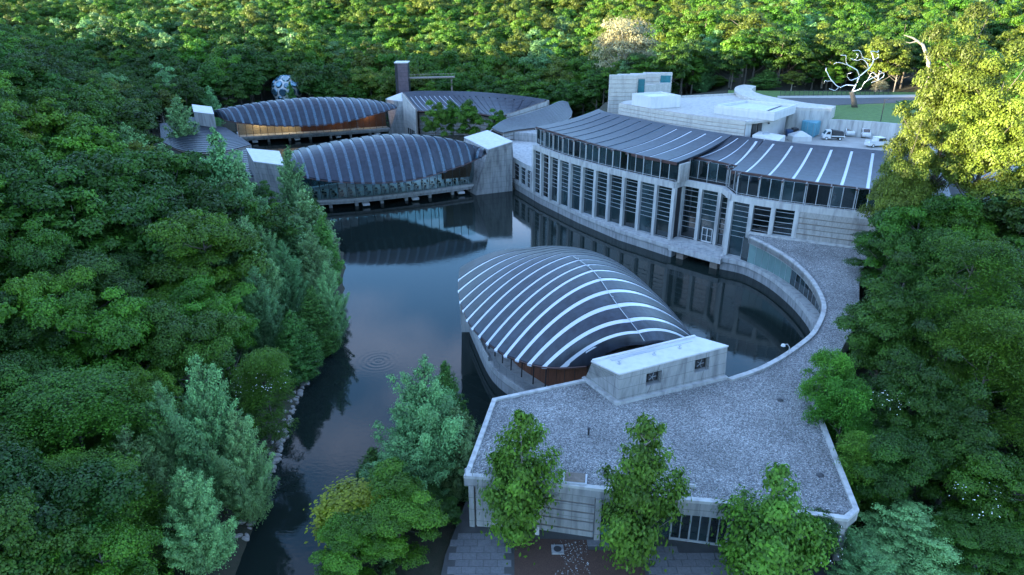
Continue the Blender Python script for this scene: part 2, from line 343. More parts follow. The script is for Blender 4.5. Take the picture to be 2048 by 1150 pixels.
# ------------------------------------------------------------------ terrain, pond
bankL = [(330, 1600), (478, 1150), (512, 1010), (545, 935), (572, 860), (600, 785), (640, 705), (668, 655), (688, 590), (692, 520), (668, 460), (645, 412)]
pond = [V2(P(u, v, 0)) for u, v in bankL] + [Vector(p) for p in [(-47, 152), (-60, 168), (-66, 184), (-78, 203), (-92, 215), (-95, 232), (-60, 246), (-36, 240), (-35, 228), (-31, 214), (-12, 205), (-8, 190), (-10, 172), (-8.8, 158), (0.1, 161)]]
LEDGE = [(0.2, 162.6), (6.0, 149.9), (13.4, 136.4), (20.2, 125.9), (27.9, 117.3)]
pond += [Vector(p) for p in [(3, 164), (8.5, 151.5), (16, 138.5), (23, 128), (31, 121), (38, 114.5), (42.5, 110), (45, 103), (46, 96), (45.5, 90), (44.5, 83), (40, 74), (33, 67), (24, 60), (7, 56), (0, 55), (-3.8, 52)]]
pond += [V2(P(u, v, 0)) for u, v in [(850, 990), (745, 1040), (690, 1110), (640, 1180), (560, 1600)]]
PONDN = np.array([(p.x, p.y) for p in pond])
def poly_dist(x, y, poly):   # signed distance, negative inside
    x = np.asarray(x, float); y = np.asarray(y, float); d = np.full(x.shape, 1e9); ins = np.zeros(x.shape, bool); n = len(poly)
    for i in range(n):
        ax, ay = poly[i]; bx, by = poly[(i + 1) % n]; ex, ey = bx - ax, by - ay
        t = np.clip(((x - ax) * ex + (y - ay) * ey) / (ex * ex + ey * ey + 1e-9), 0, 1)
        d = np.minimum(d, np.hypot(x - ax - t * ex, y - ay - t * ey))
        c = ((ay > y) != (by > y)) & (x < (bx - ax) * (y - ay) / (by - ay + 1e-12) + ax); ins ^= c
    return np.where(ins, -d, d)
def sm(a, b, x):
    t = np.clip((x - a) / (b - a), 0, 1); return t * t * (3 - 2 * t)
def bank_x(y): return np.interp(y, [0, 40, 60, 90, 110, 145, 170, 205, 240, 300], [-22, -22, -24, -26, -30, -46, -66, -92, -120, -150])
def wob(x, y): return 2.2 * np.sin(x * 0.043 + 1.3) * np.cos(y * 0.037) + 1.3 * np.sin(x * 0.09 + y * 0.07)
def terrain(x, y):
    x = np.asarray(x, float); y = np.asarray(y, float)
    d = poly_dist(x, y, PONDN)
    base = 0.25 + 1.3 * sm(0, 5, d)
    left = 27 * sm(4, 100, bank_x(y) - x) * (1 - sm(190, 330, y)) + 17 * sm(110, 210, -x) * (1 - sm(150, 240, y))  # second term: added ridge, mostly out of frame, raised to shade the valley
    right = 13.0 * sm(40, 78, x) * sm(20, 90, y) + 12.5 * sm(0, 8, x - np.interp(y, [118, 130, 145, 160, 200], [46, 38, 28, 19, 19])) * sm(116, 126, y) * (1 - sm(200, 240, y)) * (1 - sm(40, 78, x))
    right = np.minimum(right, 12.6) + 2.6 * sm(186, 200, y) * sm(20, 60, x)
    far = 44 * sm(240, 640, y - 0.12 * x) + 26 * sm(600, 1000, y) + 34 * sm(900, 1700, y)
    val = -16 * np.exp(-(((x + 0.62 * y) - 60) / 60) ** 2) * sm(330, 480, y)
    h = base + left + right + far + val + wob(x, y) * sm(15, 70, d) * sm(40, 120, np.abs(x) + np.maximum(0, y - 230))
    return np.where(d < 0, np.maximum(-2.5, d * 0.6 - 0.1), h)
def tz(x, y): return float(terrain(np.array([x]), np.array([y]))[0])
def axis(lo, a, b, hi, fine, grow):
    v = list(np.arange(a, b + 1e-6, fine)); s = fine; x = a
    while x > lo: s *= grow; x -= s; v.insert(0, x)
    s = fine; x = v[-1]
    while x < hi: s *= grow; x += s; v.append(x)
    return np.array(v)
gx, gy = axis(-1400, -110, 90, 1400, 1.8, 1.07), axis(-260, 20, 250, 2300, 1.8, 1.05)
GX, GY = np.meshgrid(gx, gy); GZ = terrain(GX, GY); nx, ny = len(gx), len(gy)
me = bpy.data.meshes.new('ground'); idx = np.arange(nx * ny).reshape(ny, nx)
me.from_pydata(np.stack([GX.ravel(), GY.ravel(), GZ.ravel()], 1).tolist(), [], np.stack([idx[:-1, :-1].ravel(), idx[:-1, 1:].ravel(), idx[1:, 1:].ravel(), idx[1:, :-1].ravel()], 1).tolist())
me.materials.append(M_SOIL); me.shade_smooth(); ground = bpy.data.objects.new('ground', me); COL.objects.link(ground); tag(ground, kind='structure')
wq = MB().add([(-110, 5, 0), (60, 5, 0), (60, 256, 0), (-110, 256, 0)], [(0, 1, 2, 3)]).build('water', M_WATER); tag(wq, kind='structure')

# ------------------------------------------------------------------ banded wall helper
def courses(parent, pts, z0, z1, n, gap=0.14, depth=0.35, m=None, seg=1, backm=None, side=0.0, jit=0.0):
    """backing wall with proud concrete courses and recessed cedar joints; every course is a part"""
    b = MB().ribbon(pts, side - 0.12 - depth, side - 0.12, z0, z1); b.build('joint_backing', backm or M_CEDAR, parent)
    hgt = (z1 - z0) / n; me_by = {}
    for k in range(n):
        a, c = z0 + k * hgt, z0 + (k + 1) * hgt - (gap if k < n - 1 else 0)
        c += 0 if k == n - 1 else random.uniform(-jit, jit)
        MB().ribbon(pts, side - 0.1, side, a, c).build('concrete_course', m or M_BOARD, parent)

# ------------------------------------------------------------------ the curved gallery building
gal = empty('gallery_building', (30, 120, 0)); tag(gal, 'long curved concrete building with tall glazed bays and sweeping dark roof beside the pond', 'building')
C0 = [(4.6, 152.2), (10.0, 142.1), (15.7, 134.3), (20.7, 128.3), (25.6, 123.2), (28.6, 120.3)]
colA = resample([Vector((*p, 0)) for p in C0], 11)          # 12 columns of the long arc
wingL = [Vector((0.3, 164.0, 0)), Vector((1.8, 160.0, 0)), Vector((3.2, 156.3, 0)), Vector((4.2, 153.6, 0))]
recess = [Vector(p) for p in [(30.6, 122.3, 0), (33.3, 120.0, 0), (36.0, 117.6, 0), (37.4, 116.3, 0)]]
colB = [Vector(p) for p in [(36.6, 112.7, 0), (39.3, 110.5, 0), (42.2, 108.6, 0), (45.4, 106.9, 0)]]
wallB = [Vector((45.6, 106.8, 0)), Vector((51, 104.2, 0)), Vector((58, 101.2, 0)), Vector((66, 98.5, 0)), Vector((73, 96.5, 0))]
ZP = 12.8
# core block
core = [V2(p) for p in offset(colA, -1.2)]
corep = core + [V2(p) for p in offset(recess, -1.2)] + [V2(p) for p in offset(colB, -1.2)] + [Vector((66, 99.8)), Vector((73, 97.8)), Vector((76, 110)), Vector((58, 120)), Vector((44, 130)), Vector((31, 143)), Vector((20, 158))]
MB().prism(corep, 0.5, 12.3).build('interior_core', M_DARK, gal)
def bay(p, q, z0, z1, nl, lz0, door=False, setb=0.55, glass=M_GLASSD):
    a, b = V2(p), V2(q); d = (b - a).normalized(); n = Vector((d.y, -d.x)); a2, b2 = a + d * 0.28 - n * setb, b - d * 0.28 - n * setb
    if (b2 - a2).dot(d) < 0.3: return
    w = MB().bar((*a2, (z0 + z1) / 2), (*b2, (z0 + z1) / 2), 0.06, z1 - z0).build('window_pane', glass, gal)
    for k in range(nl):
        z = z1 - (k + 0.75) * (z1 - lz0) / nl
        MB().bar((*(a2 + n * 0.14), z), (*(b2 + n * 0.14), z), 0.07, 0.055).build('louver', M_LIGHTMETAL, w)
    m = MB()
    m.bar((*(a2 + n * 0.05), z0 + 0.05), (*(b2 + n * 0.05), z0 + 0.05), 0.1, 0.1)
    m.bar((*(a2 + n * 0.05), z0), (*(a2 + n * 0.05), z1), 0.08); m.bar((*(b2 + n * 0.05), z0), (*(b2 + n * 0.05), z1), 0.08)
    m.build('window_frame', M_METAL, w)
def column(p, d, z0, z1, w=0.62, t=0.8):
    MB().box(V2(p) - Vector((d[1], -d[0])) * t * 0.35, d, w, t, z0, z1).build('column', M_CONCL, gal)
def dirs(pts): return [(V2(pts[min(i + 1, len(pts) - 1)]) - V2(pts[max(i - 1, 0)])).normalized() for i in range(len(pts))]
for i, (p, d) in enumerate(zip(colA, dirs(colA))): column(p, d, 2.2, 11.75)
for i in range(11): bay(colA[i], colA[i + 1], 2.2, 11.75, 8, 5.2 if i > 1 else 3.0)
# side return at the recess
for (p, q) in [(colA[-1], recess[0])]: bay(p, q, 2.2, 11.75, 8, 5.0, setb=0.3)
for p, d in zip(recess, dirs(recess)): column(p, d, 2.2, 11.75)
for i in range(len(recess) - 1): bay(recess[i], recess[i + 1], 2.2, 11.75, 8 if i != 1 else 6, 4.0 if i != 1 else 6.0)
bay(recess[-1], colB[0], 2.2, 11.75, 8, 4.0, setb=0.3)
for p, d in zip(colB, dirs(colB)): column(p, d, 2.2, 11.75, 0.7)
bay(colB[0], colB[1], 2.2, 11.75, 7, 5.5); bay(colB[1], colB[2], 6.2, 11.75, 5, 7.2); bay(colB[2], colB[3], 7.2, 11.75, 5, 7.5)
MB().bar((42.2, 109.0, 4.7), (45.5, 107.3, 4.7), 0.3, 5.0).build('low_wall', M_CONC, gal)
# glazed double door in the recess
dr = MB(); a, b = V2(recess[1]), V2(recess[2]); d = (b - a).normalized(); n = Vector((d.y, -d.x)); c = a.lerp(b, 0.55)
for s_ in (-0.95, 0, 0.95): dr.bar((*(c + d * s_ - n * 0.2), 2.2), (*(c + d * s_ - n * 0.2), 4.9), 0.12)
dr.bar((*(c - d * 0.95 - n * 0.2), 4.85), (*(c + d * 0.95 - n * 0.2), 4.85), 0.12); dr.bar((*(c - d * 0.95 - n * 0.2), 2.35), (*(c + d * 0.95 - n * 0.2), 2.35), 0.12, 0.25); dr.bar((*(c - d * 0.95 - n * 0.2), 3.5), (*(c + d * 0.95 - n * 0.2), 3.5), 0.07)
dr.build('door_frame', M_WHITE, gal)
# parapet beam
MB().ribbon(colA, 0.12, -0.75, 11.75, ZP).build('parapet_beam', M_CONCL, gal)
rr = [colA[-1] + Vector((0.35, -0.1, 0))] + recess[:1]
MB().ribbon([(28.9, 120.4), (30.9, 122.2)], 0.1, -0.7, 11.75, ZP).build('parapet_beam', M_CONCL, gal)
MB().ribbon([(30.4, 122.5), (36.5, 117.3)], 0.12, -0.75, 11.75, ZP).build('parapet_beam', M_CONCL, gal)
MB().ribbon([(36.3, 117.4), (36.5, 113.0)], 0.1, -0.7, 11.75, ZP).build('parapet_beam', M_CONCL, gal)
MB().ribbon(colB + wallB[1:], 0.12, -0.75, 11.75, ZP).build('parapet_beam', M_CONCL, gal)
# banded wall above the gravel roof
courses(gal, wallB, 6.4, 11.74, 6, 0.13, 0.4, M_BOARD, side=0.1, jit=0.05)
# ledge at the water
MB().ribbon([(0.1, 163.2)] + LEDGE[1:] + [(28.3, 116.9)], 0, -2.6, 1.55, 2.2).build('ledge', M_CONCL, gal)
MB().ribbon([(0.1, 163.2)] + LEDGE[1:] + [(28.3, 116.9)], -0.22, -2.6, -1.0, 1.55).build('ledge_wall', M_CONC, gal)
ter = [Vector((27.9, 117.3)), Vector((35.2, 110.3)), Vector((36.6, 112.2)), Vector((37.5, 116.5)), Vector((30.5, 122.4)), Vector((28.4, 120))]
MB().prism(ter, 1.3, 2.18).build('terrace_slab', M_CONCL, gal)
for t_ in (0.2, 0.85):
    q = Vector((27.9, 117.3)).lerp(Vector((35.2, 110.3)), t_) + Vector((1.0, 1.0)); MB().box(q, (0.72, -0.69), 1.4, 1.6, -1.5, 1.3).build('terrace_pier', M_CEDAR, gal)
rl = MB(); ra, rb = Vector((28.0, 117.5)), Vector((35.1, 110.6))
for k in range(9): q = ra.lerp(rb, k / 8); rl.bar((*q, 2.18), (*q, 3.2), 0.05)
rl.bar((*ra, 3.2), (*rb, 3.2), 0.06); rl.bar((*rb, 3.2), (36.4, 112.4, 3.2), 0.06)
for k in range(1, 6): rl.bar((*ra, 2.3 + k * 0.15), (*rb, 2.3 + k * 0.15), 0.018)
rl.build('railing', M_METAL, gal)
# low wing at the left end with three windows
wl_ = [(0.3, 164.0), (4.4, 153.2)]
MB().prism([(0.3, 164.0), (2.4, 158.6), (4.9, 153.2), (9, 158), (8.0, 184), (0.1, 184)], 6.2, 7.3).build('wing_roof_slab', M_CONCL, gal)
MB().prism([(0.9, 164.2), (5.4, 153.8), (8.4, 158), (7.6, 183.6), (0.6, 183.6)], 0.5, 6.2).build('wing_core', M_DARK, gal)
for k, p in enumerate(wingL): column(p, (0.37, -0.93), 2.2, 6.2, 0.55, 0.6)
for k in range(3): bay(wingL[k], wingL[k + 1], 2.2, 6.2, 3, 3.2, setb=0.35)
# upper storey: glass strip with twin mullions
def upper(pts, setb, z0, z1, nb, glassm=M_GLASSD):
    q = offset(pts, -setb)
    for i in range(len(q) - 1):
        a, b = q[i], q[i + 1]; d = (b - a).normalized(); n = Vector((d.y, -d.x))
        for h in range(nb):
            s0, s1 = a.lerp(b, h / nb), a.lerp(b, (h + 1) / nb)
            w = MB().bar((*(s0 + d * 0.03), (z0 + z1) / 2), (*(s1 - d * 0.03), (z0 + z1) / 2), 0.05, z1 - z0).build('upper_pane', glassm, gal)
            MB().bar((*(s0 + n * 0.12), z0), (*(s0 + n * 0.12), z1), 0.09 if h else 0.13).build('mullion', M_LIGHTMETAL, w)
        e = a + n * 0.55 + d * 0.25
        MB().bar((*e, z0 - 0.25), (*(e), z1 + 0.1), 0.07).build('outer_post', M_LIGHTMETAL, gal)
        MB().bar((*(a + n * 0.4), z0 + 0.18), (*(b + n * 0.4), z0 + 0.18), 0.05).build('rail_bar', M_LIGHTMETAL, gal)
        MB().bar((*(a + n * 0.75), z1 - 0.05), (*(a - n * 0.8), z1 - 0.05), 0.22, 0.3).build('eave_bracket', M_FASCIA, gal)
upper(colA, 0.95, ZP + 0.12, 16.15, 2)
upper(recess, 2.0, ZP + 0.12, 16.15, 2)
upper([Vector((36.5, 117.0, 0)), Vector((36.9, 112.9, 0))], 0.8, ZP + 0.12, 16.15, 2)
upB = resample([Vector((36.9, 112.6, 0)), Vector((42.4, 108.5, 0)), Vector((51, 104.2, 0)), Vector((60, 100.6, 0)), Vector((73, 96.5, 0))], 11)
upper(upB, 0.8, ZP + 0.12, 16.15, 2)
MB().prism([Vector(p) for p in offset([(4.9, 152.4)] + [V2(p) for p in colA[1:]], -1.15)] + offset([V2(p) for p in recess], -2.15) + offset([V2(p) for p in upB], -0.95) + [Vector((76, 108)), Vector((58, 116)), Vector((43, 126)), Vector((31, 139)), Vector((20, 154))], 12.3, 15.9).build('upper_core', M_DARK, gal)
MB().ribbon([(29.4, 120.2), (31.6, 122.4)], 0.0, -0.4, ZP, 16.0).build('side_wall', M_BOARD, gal)
# glass balustrade posts on the parapet
bl = MB()
for a, b in list(zip(colA[:-1], colA[1:])) + list(zip(upB[:-1], upB[1:])):
    for k in range(3): q = a.lerp(b, k / 3); bl.bar((q.x, q.y, ZP), (q.x, q.y, ZP + 0.28), 0.05)
bl.build('parapet_cap_clips', M_LIGHTMETAL, gal)

# roof of the gallery: strips are skylights, panels stand proud of them
EAVE = [(1072, 253), (1090, 258), (1107, 263), (1125, 268.5), (1145, 274.6), (1167, 281), (1190, 287.5), (1214, 294), (1240, 300.5), (1269, 307.5), (1297.5, 313.5), (1336.5, 321), None, (1399, 314.5), (1435.6, 322), (1469, 329.5), None, (1491, 344), (1537, 350.5), (1585, 357.5), (1633, 364), (1683, 370.5), (1735.4, 377), (1789, 384), (1845, 391), (1905, 398)]
TOPS = [(1193, 218), (1204.7, 223), (1223, 227.5), (1241.5, 231), (1262, 235), (1283.7, 239.5), (1306.5, 244), (1332.6, 248.5), (1357.9, 253.5), (1386.8, 258), (1416, 263), (1447.4, 268), None, (1479.5, 272), (1499.6, 275), (1513.5, 277.5), None, (1549.5, 282.5), (1586.5, 286.5), (1625, 290.5), (1664.7, 294), (1705, 297), (1747, 301), (1790, 304.5), (1835, 308), (1885, 312)]
segs = [[]]
for e, t_ in zip(EAVE, TOPS):
    if e is None: segs.append([])
    else: segs[-1].append((P(*e, 16.25), P(*t_, 19.0)))
# add the ends of each roof segment
s0, s1, s2 = segs
s0.append((P(1354, 324.5, 16.25), P(1462, 270, 19.0))); s1.insert(0, (P(1384, 311, 16.25), P(1464, 270.5, 19.0))); s1.append((P(1476, 331, 16.25), P(1526, 279, 19.0))); s2.insert(0, (P(1463, 340, 16.25), P(1528, 279.5, 19.0)))
def groof(A, B):
    (e0, t0), (e1, t1) = A, B
    def f(s, a):
        e = e0.lerp(e1, s); t = t0.lerp(t1, s); p = e.lerp(t, a * 1.035); p.z = e.z + (t.z - e.z) * (0.35 * a + 0.65 * a ** 2.1); return p
    return f
sidx = 0
for si, sg in enumerate(segs):
    for i in range(len(sg) - 1):
        f = groof(sg[i], sg[i + 1]); L_ = (sg[i + 1][0] - sg[i][0]).length; LT = (sg[i + 1][1] - sg[i][1]).length
        end0 = (i == 0); end1 = (i == len(sg) - 2)
        wd = 0.25; ea = 0 if end0 else wd / L_; eb = 0 if end1 else wd / L_
        MB().slab(f, 1, 12, ea, 1 - eb, 0, 1, 0.34).build('roof_panel', M_COPPER, gal, smooth=False)
        if not end0:
            g_ = groof(sg[i - 1], sg[i]); Lp = (sg[i][0] - sg[i - 1][0]).length
            def fs(s, a, f=f, g_=g_, w1=wd / L_, w0=wd / Lp):
                p = g_(1 - w0 * 1.02, a * 0.94 + 0.0).lerp(f(w1 * 1.02, a * 0.94 + 0.0), s); p.z -= 0.10; return p
            sidx += 1
            MB().slab(fs, 1, 12, 0, 1, 0.0, 1, 0.2).build('skylight_strip', M_STRIPW if sidx > 7 else M_STRIPB, gal)
            def fe(s, a, f=f, g_=g_, w1=wd / L_, w0=wd / Lp):
                return g_(1 - w0 * 1.02, 0.94 + 0.06 * a).lerp(f(w1 * 1.02, 0.94 + 0.06 * a), s)
            MB().slab(fe, 1, 1, 0, 1, 0.0, 1, 0.3).build('roof_cap', M_COPPER, gal)
    eL = [e for e, t_ in sg]
    MB().ribbon([V2(e) for e in eL], 0.10, -0.25, [e.z - 0.55 for e in eL], [e.z - 0.02 for e in eL]).build('eave_fascia', M_FASCIA, gal)
    # soffit
    MB().slab(lambda s, a, sg=sg: (lambda e, t: Vector((e.x + (t.x - e.x) * a * 0.25, e.y + (t.y - e.y) * a * 0.25, 16.25 - 0.42)))(spline([x[0] for x in sg])(s), spline([x[1] for x in sg])(s)), 12, 1, 0, 1, 0.03, 1, 0.08).build('soffit', M_CEDAR, gal)
# ridge wall behind
rg = [t_ for sg in segs for e, t_ in sg]
rgp = [V2(p) for p in rg[::3]] + [V2(rg[-1])]
MB().ribbon(offset(rgp, -0.4), 0, -0.5, 12.6, 18.6).build('rear_wall', M_BOARD, gal)

# ------------------------------------------------------------------ gravel-roofed entrance building
ent = empty('entrance_building', (15, 60, 0)); tag(ent, 'low concrete entrance building with broad pale gravel roof curving round the pond', 'building')
arc_px = [(1499, 474), (1534, 491), (1571.5, 513.6), (1606, 543), (1628, 571.5), (1640, 596.6), (1643.5, 615), (1638, 636), (1622, 665), (1596.5, 687), (1565, 709), (1534, 726.5), (1502.6, 740.6), (1455.7, 756)]
ARC = [V2(P(u, v, 7.2)) for u, v in arc_px]
ARCs = [V2(p) for p in resample([Vector((*p, 0)) for p in ARC], 40)]
rest = [V2(P(u, v, 7.2)) for u, v in [(1235, 806), (1172, 757), (985, 797), (928, 952), (1086, 964), (1202, 979), (1353, 999), (1417, 1004), (1696, 1039), (1718, 1020), (1645, 836), (1622, 780)]] + [Vector((36, 68)), Vector((43, 78)), Vector((48, 89)), Vector((54, 99.5)), Vector((58, 101.3)), Vector((51, 104.3)), Vector((45.5, 106.9)), Vector((39.3, 110.3))]
ROOF = ARCs + rest
MB().prism(ROOF, 6.2, 6.95).build('roof_slab', M_CONC, ent)
grv = MB().prism([p for p in ROOF], 6.95, 7.02); gro = grv.build('gravel_bed', M_GRAVEL, ent)
MB().ribbon(ARCs, 0.0, -0.55, 6.15, 7.28).build('parapet', M_CONCL, ent)
rp_ = rest[1:10 + 1]
def cl(pts): return pts
MB().ribbon([rest[1], rest[2], rest[3], rest[4], rest[5], rest[6], rest[7], rest[8], rest[9], rest[10], rest[11]], 0.02, -0.42, 6.97, 7.24).build('parapet', M_CONCL, ent)
MB().ribbon([rest[16] , rest[17], rest[18], rest[19]], -0.05, -0.75, 6.9, 7.28).build('kerb', M_CONCL, ent)
# real stones lying in the gravel
def scatter_gravel():
    pts = []; pn = np.array([(p.x, p.y) for p in ROOF]); N = 90000
    x = rng.uniform(-4, 57, N); y = rng.uniform(42, 110, N)
    k = poly_dist(x, y, pn) < -0.65; x, y = x[k], y[k]
    box = np.array([(p.x, p.y) for p in BOXB]); k = poly_dist(x, y, box) > 0.5; x, y = x[k], y[k]
    me = bpy.data.meshes.new('loose_gravel'); me.from_pydata([(a, b, 7.035) for a, b in zip(x, y)], [], []); n = len(x)
    for nm, ty, arr in (('rot', 'FLOAT_VECTOR', rng.uniform(0, 6.28, (n, 3)).astype('f').ravel()), ('scl', 'FLOAT', rng.uniform(0.04, 0.095, n).astype('f'))):
        at = me.attributes.new(nm, ty, 'POINT'); at.data.foreach_set('vector' if ty == 'FLOAT_VECTOR' else 'value', arr)
    o = bpy.data.objects.new('loose_gravel', me); COL.objects.link(o); o.parent = ent; o.matrix_parent_inverse = ent.matrix_basis.inverted(); o['kind'] = 'stuff'
    col = bpy.data.collections.new('stone_source')
    for s in range(4):
        bmv = [Vector(v) for v in [(0, 0, 1), (0, 0, -1), (1, 0, 0), (-1, 0, 0), (0, 1, 0), (0, -1, 0)]]; bmv = [v * random.uniform(0.6, 1.1) for v in bmv]
        m_ = bpy.data.meshes.new('stone'); m_.from_pydata([tuple(v) for v in bmv], [], [(0, 2, 4), (0, 4, 3), (0, 3, 5), (0, 5, 2), (1, 4, 2), (1, 3, 4), (1, 5, 3), (1, 2, 5)]); m_.materials.append(M_STONE)
        so = bpy.data.objects.new('stone', m_); col.objects.link(so)
    instancer(o, col, None)
def instancer(o, col, idxattr):
    ng = bpy.data.node_groups.new('scatter', 'GeometryNodeTree'); ng.interface.new_socket('Geometry', in_out='INPUT', socket_type='NodeSocketGeometry'); ng.interface.new_socket('Geometry', in_out='OUTPUT', socket_type='NodeSocketGeometry')
    n, l = ng.nodes, ng.links; gi = n.new('NodeGroupInput'); go = n.new('NodeGroupOutput'); ip = n.new('GeometryNodeInstanceOnPoints'); ci = n.new('GeometryNodeCollectionInfo')
    ci.inputs['Collection'].default_value = col; ci.inputs['Separate Children'].default_value = True; ci.inputs['Reset Children'].default_value = True
    l.new(gi.outputs[0], ip.inputs['Points']); l.new(ci.outputs[0], ip.inputs['Instance']); ip.inputs['Pick Instance'].default_value = True
    if idxattr: a = n.new('GeometryNodeInputNamedAttribute'); a.data_type = 'INT'; a.inputs['Name'].default_value = idxattr; l.new(a.outputs['Attribute'], ip.inputs['Instance Index'])
    a = n.new('GeometryNodeInputNamedAttribute'); a.data_type = 'FLOAT_VECTOR'; a.inputs['Name'].default_value = 'rot'
    l.new(a.outputs['Attribute'], ip.inputs['Rotation'])
    a = n.new('GeometryNodeInputNamedAttribute'); a.data_type = 'FLOAT'; a.inputs['Name'].default_value = 'scl'; l.new(a.outputs['Attribute'], ip.inputs['Scale'])
    l.new(ip.outputs[0], go.inputs[0]); md = o.modifiers.new('scatter', 'NODES'); md.node_group = ng
# curved window wall over the ledge
WALL = [(38.6, 110.4), (40.0, 108.3), (41.9, 104.6), (43.2, 99.5), (43.7, 94), (43.5, 89), (42.6, 85.2), (40.5, 80.5)]
wr = [V2(p) for p in resample([Vector((*p, 0)) for p in WALL], 22)]
for i in range(22):
    a, b = wr[i], wr[i + 1]; d = (b - a).normalized()
    MB().bar((*(a + d * 0.03), 4.2), (*(b - d * 0.03), 4.2), 0.08, 4.0).build('glass_panel', M_GLASSG if 1 <= i < 8 else M_GLASSD, ent)
    MB().bar((*a, 2.2), (*a, 6.2), 0.09).build('mullion', M_METAL, ent)
LO = [(35.6, 111.4), (39.0, 108.9), (41.2, 103.8), (42.2, 97.5), (42.35, 92), (41.9, 87.5), (40.4, 82), (37, 75.6)]
lo = [V2(p) for p in resample([Vector((*p, 0)) for p in LO], 30)]
MB().ribbon(lo, 0.25, -2.2, 1.5, 2.2).build('ledge', M_CONCL, ent)
MB().ribbon(lo, 0.0, -2.2, -1.5, 1.5).build('ledge_wall', M_CONC, ent)
ci_ = [V2(p) for p in offset(ARCs[26:], -0.4)]
MB().ribbon(ci_, 0.0, -0.5, -1.5, 6.2).build('inner_wall', M_CONC, ent)
MB().ribbon([rest[1], rest[2]], -0.6, -1.1, -1.5, 6.3).build('inner_wall', M_CONC, ent)
MB().ribbon([rest[2], rest[3]], -0.35, -0.8, -0.5, 6.3).build('side_wall', M_CONC, ent)
MB().ribbon([rest[9], rest[10], rest[11], rest[12], rest[13], rest[14]], -0.5, -1.0, -0.5, 6.2).build('side_wall', M_CONC, ent)
# south front: banded wall, then entrance glazing
GZ0 = 1.9
wf0, wf1 = rest[3] + Vector((0.9, 0.15)), rest[5] + Vector((-0.4, 0.35))
courses(ent, [wf0, rest[4] + Vector((0, 0.3)), wf1], GZ0 - 0.3, 6.3, 5, 0.16, 0.5, M_CONC)
MB().box(wf0 + Vector((1.2, -0.15)), (1, -0.1), 2.2, 0.4, GZ0, 6.19).build('pier', M_CONC, ent)
ef = [rest[5] + Vector((0.1, 1.2)), rest[7] + Vector((0, 1.2)), rest[8] + Vector((-0.6, 1.2))]
er = [V2(p) for p in resample([Vector((*p, 0)) for p in ef], 12)]
for i in range(12):
    a, b = er[i], er[i + 1]; d = (b - a).normalized(); n = Vector((d.y, -d.x))
    MB().bar((*(a + d * 0.05), 5.5), (*(b - d * 0.05), 5.5), 0.06, 1.3).build('transom_pane', M_GLASSD, ent)
    w = MB().bar((*(a + d * 0.05), 3.4), (*(b - d * 0.05), 3.4), 0.06, 2.7).build('door' if 4 <= i <= 7 else 'glass_panel', M_GLASSD, ent)
    fr = MB(); fr.bar((*(a + n * 0.03), GZ0), (*(a + n * 0.03), 6.2), 0.14); fr.bar((*a, 4.82), (*b, 4.82), 0.14)
    if 4 <= i <= 7:
        fr.bar((*(a.lerp(b, 0.5) + n * 0.03), GZ0), (*(a.lerp(b, 0.5) + n * 0.03), 4.8), 0.1); fr.bar((*(a + n * 0.03), GZ0 + 0.12), (*(b + n * 0.03), GZ0 + 0.12), 0.1, 0.24)
    fr.build('window_frame', M_METAL if 4 <= i <= 7 else M_DARKM, w)
MB().ribbon([rest[5] + Vector((0, 2.2)), rest[8] + Vector((-1, 2.2))], 0, -0.3, GZ0, 6.2).build('interior_wall', M_DARK, ent)
MB().ribbon([rest[5], rest[6], rest[7], rest[8]], -0.02, -0.4, 5.7, 6.3).build('fascia_beam', M_CONC, ent)
MB().box(rest[5] + Vector((-0.1, 0.7)), (0, 1), 1.5, 0.5, GZ0, 6.3).build('pier', M_CONC, ent)
# plinth-like bench box by the entrance
pb = rest[5] + Vector((2.1, -0.6))

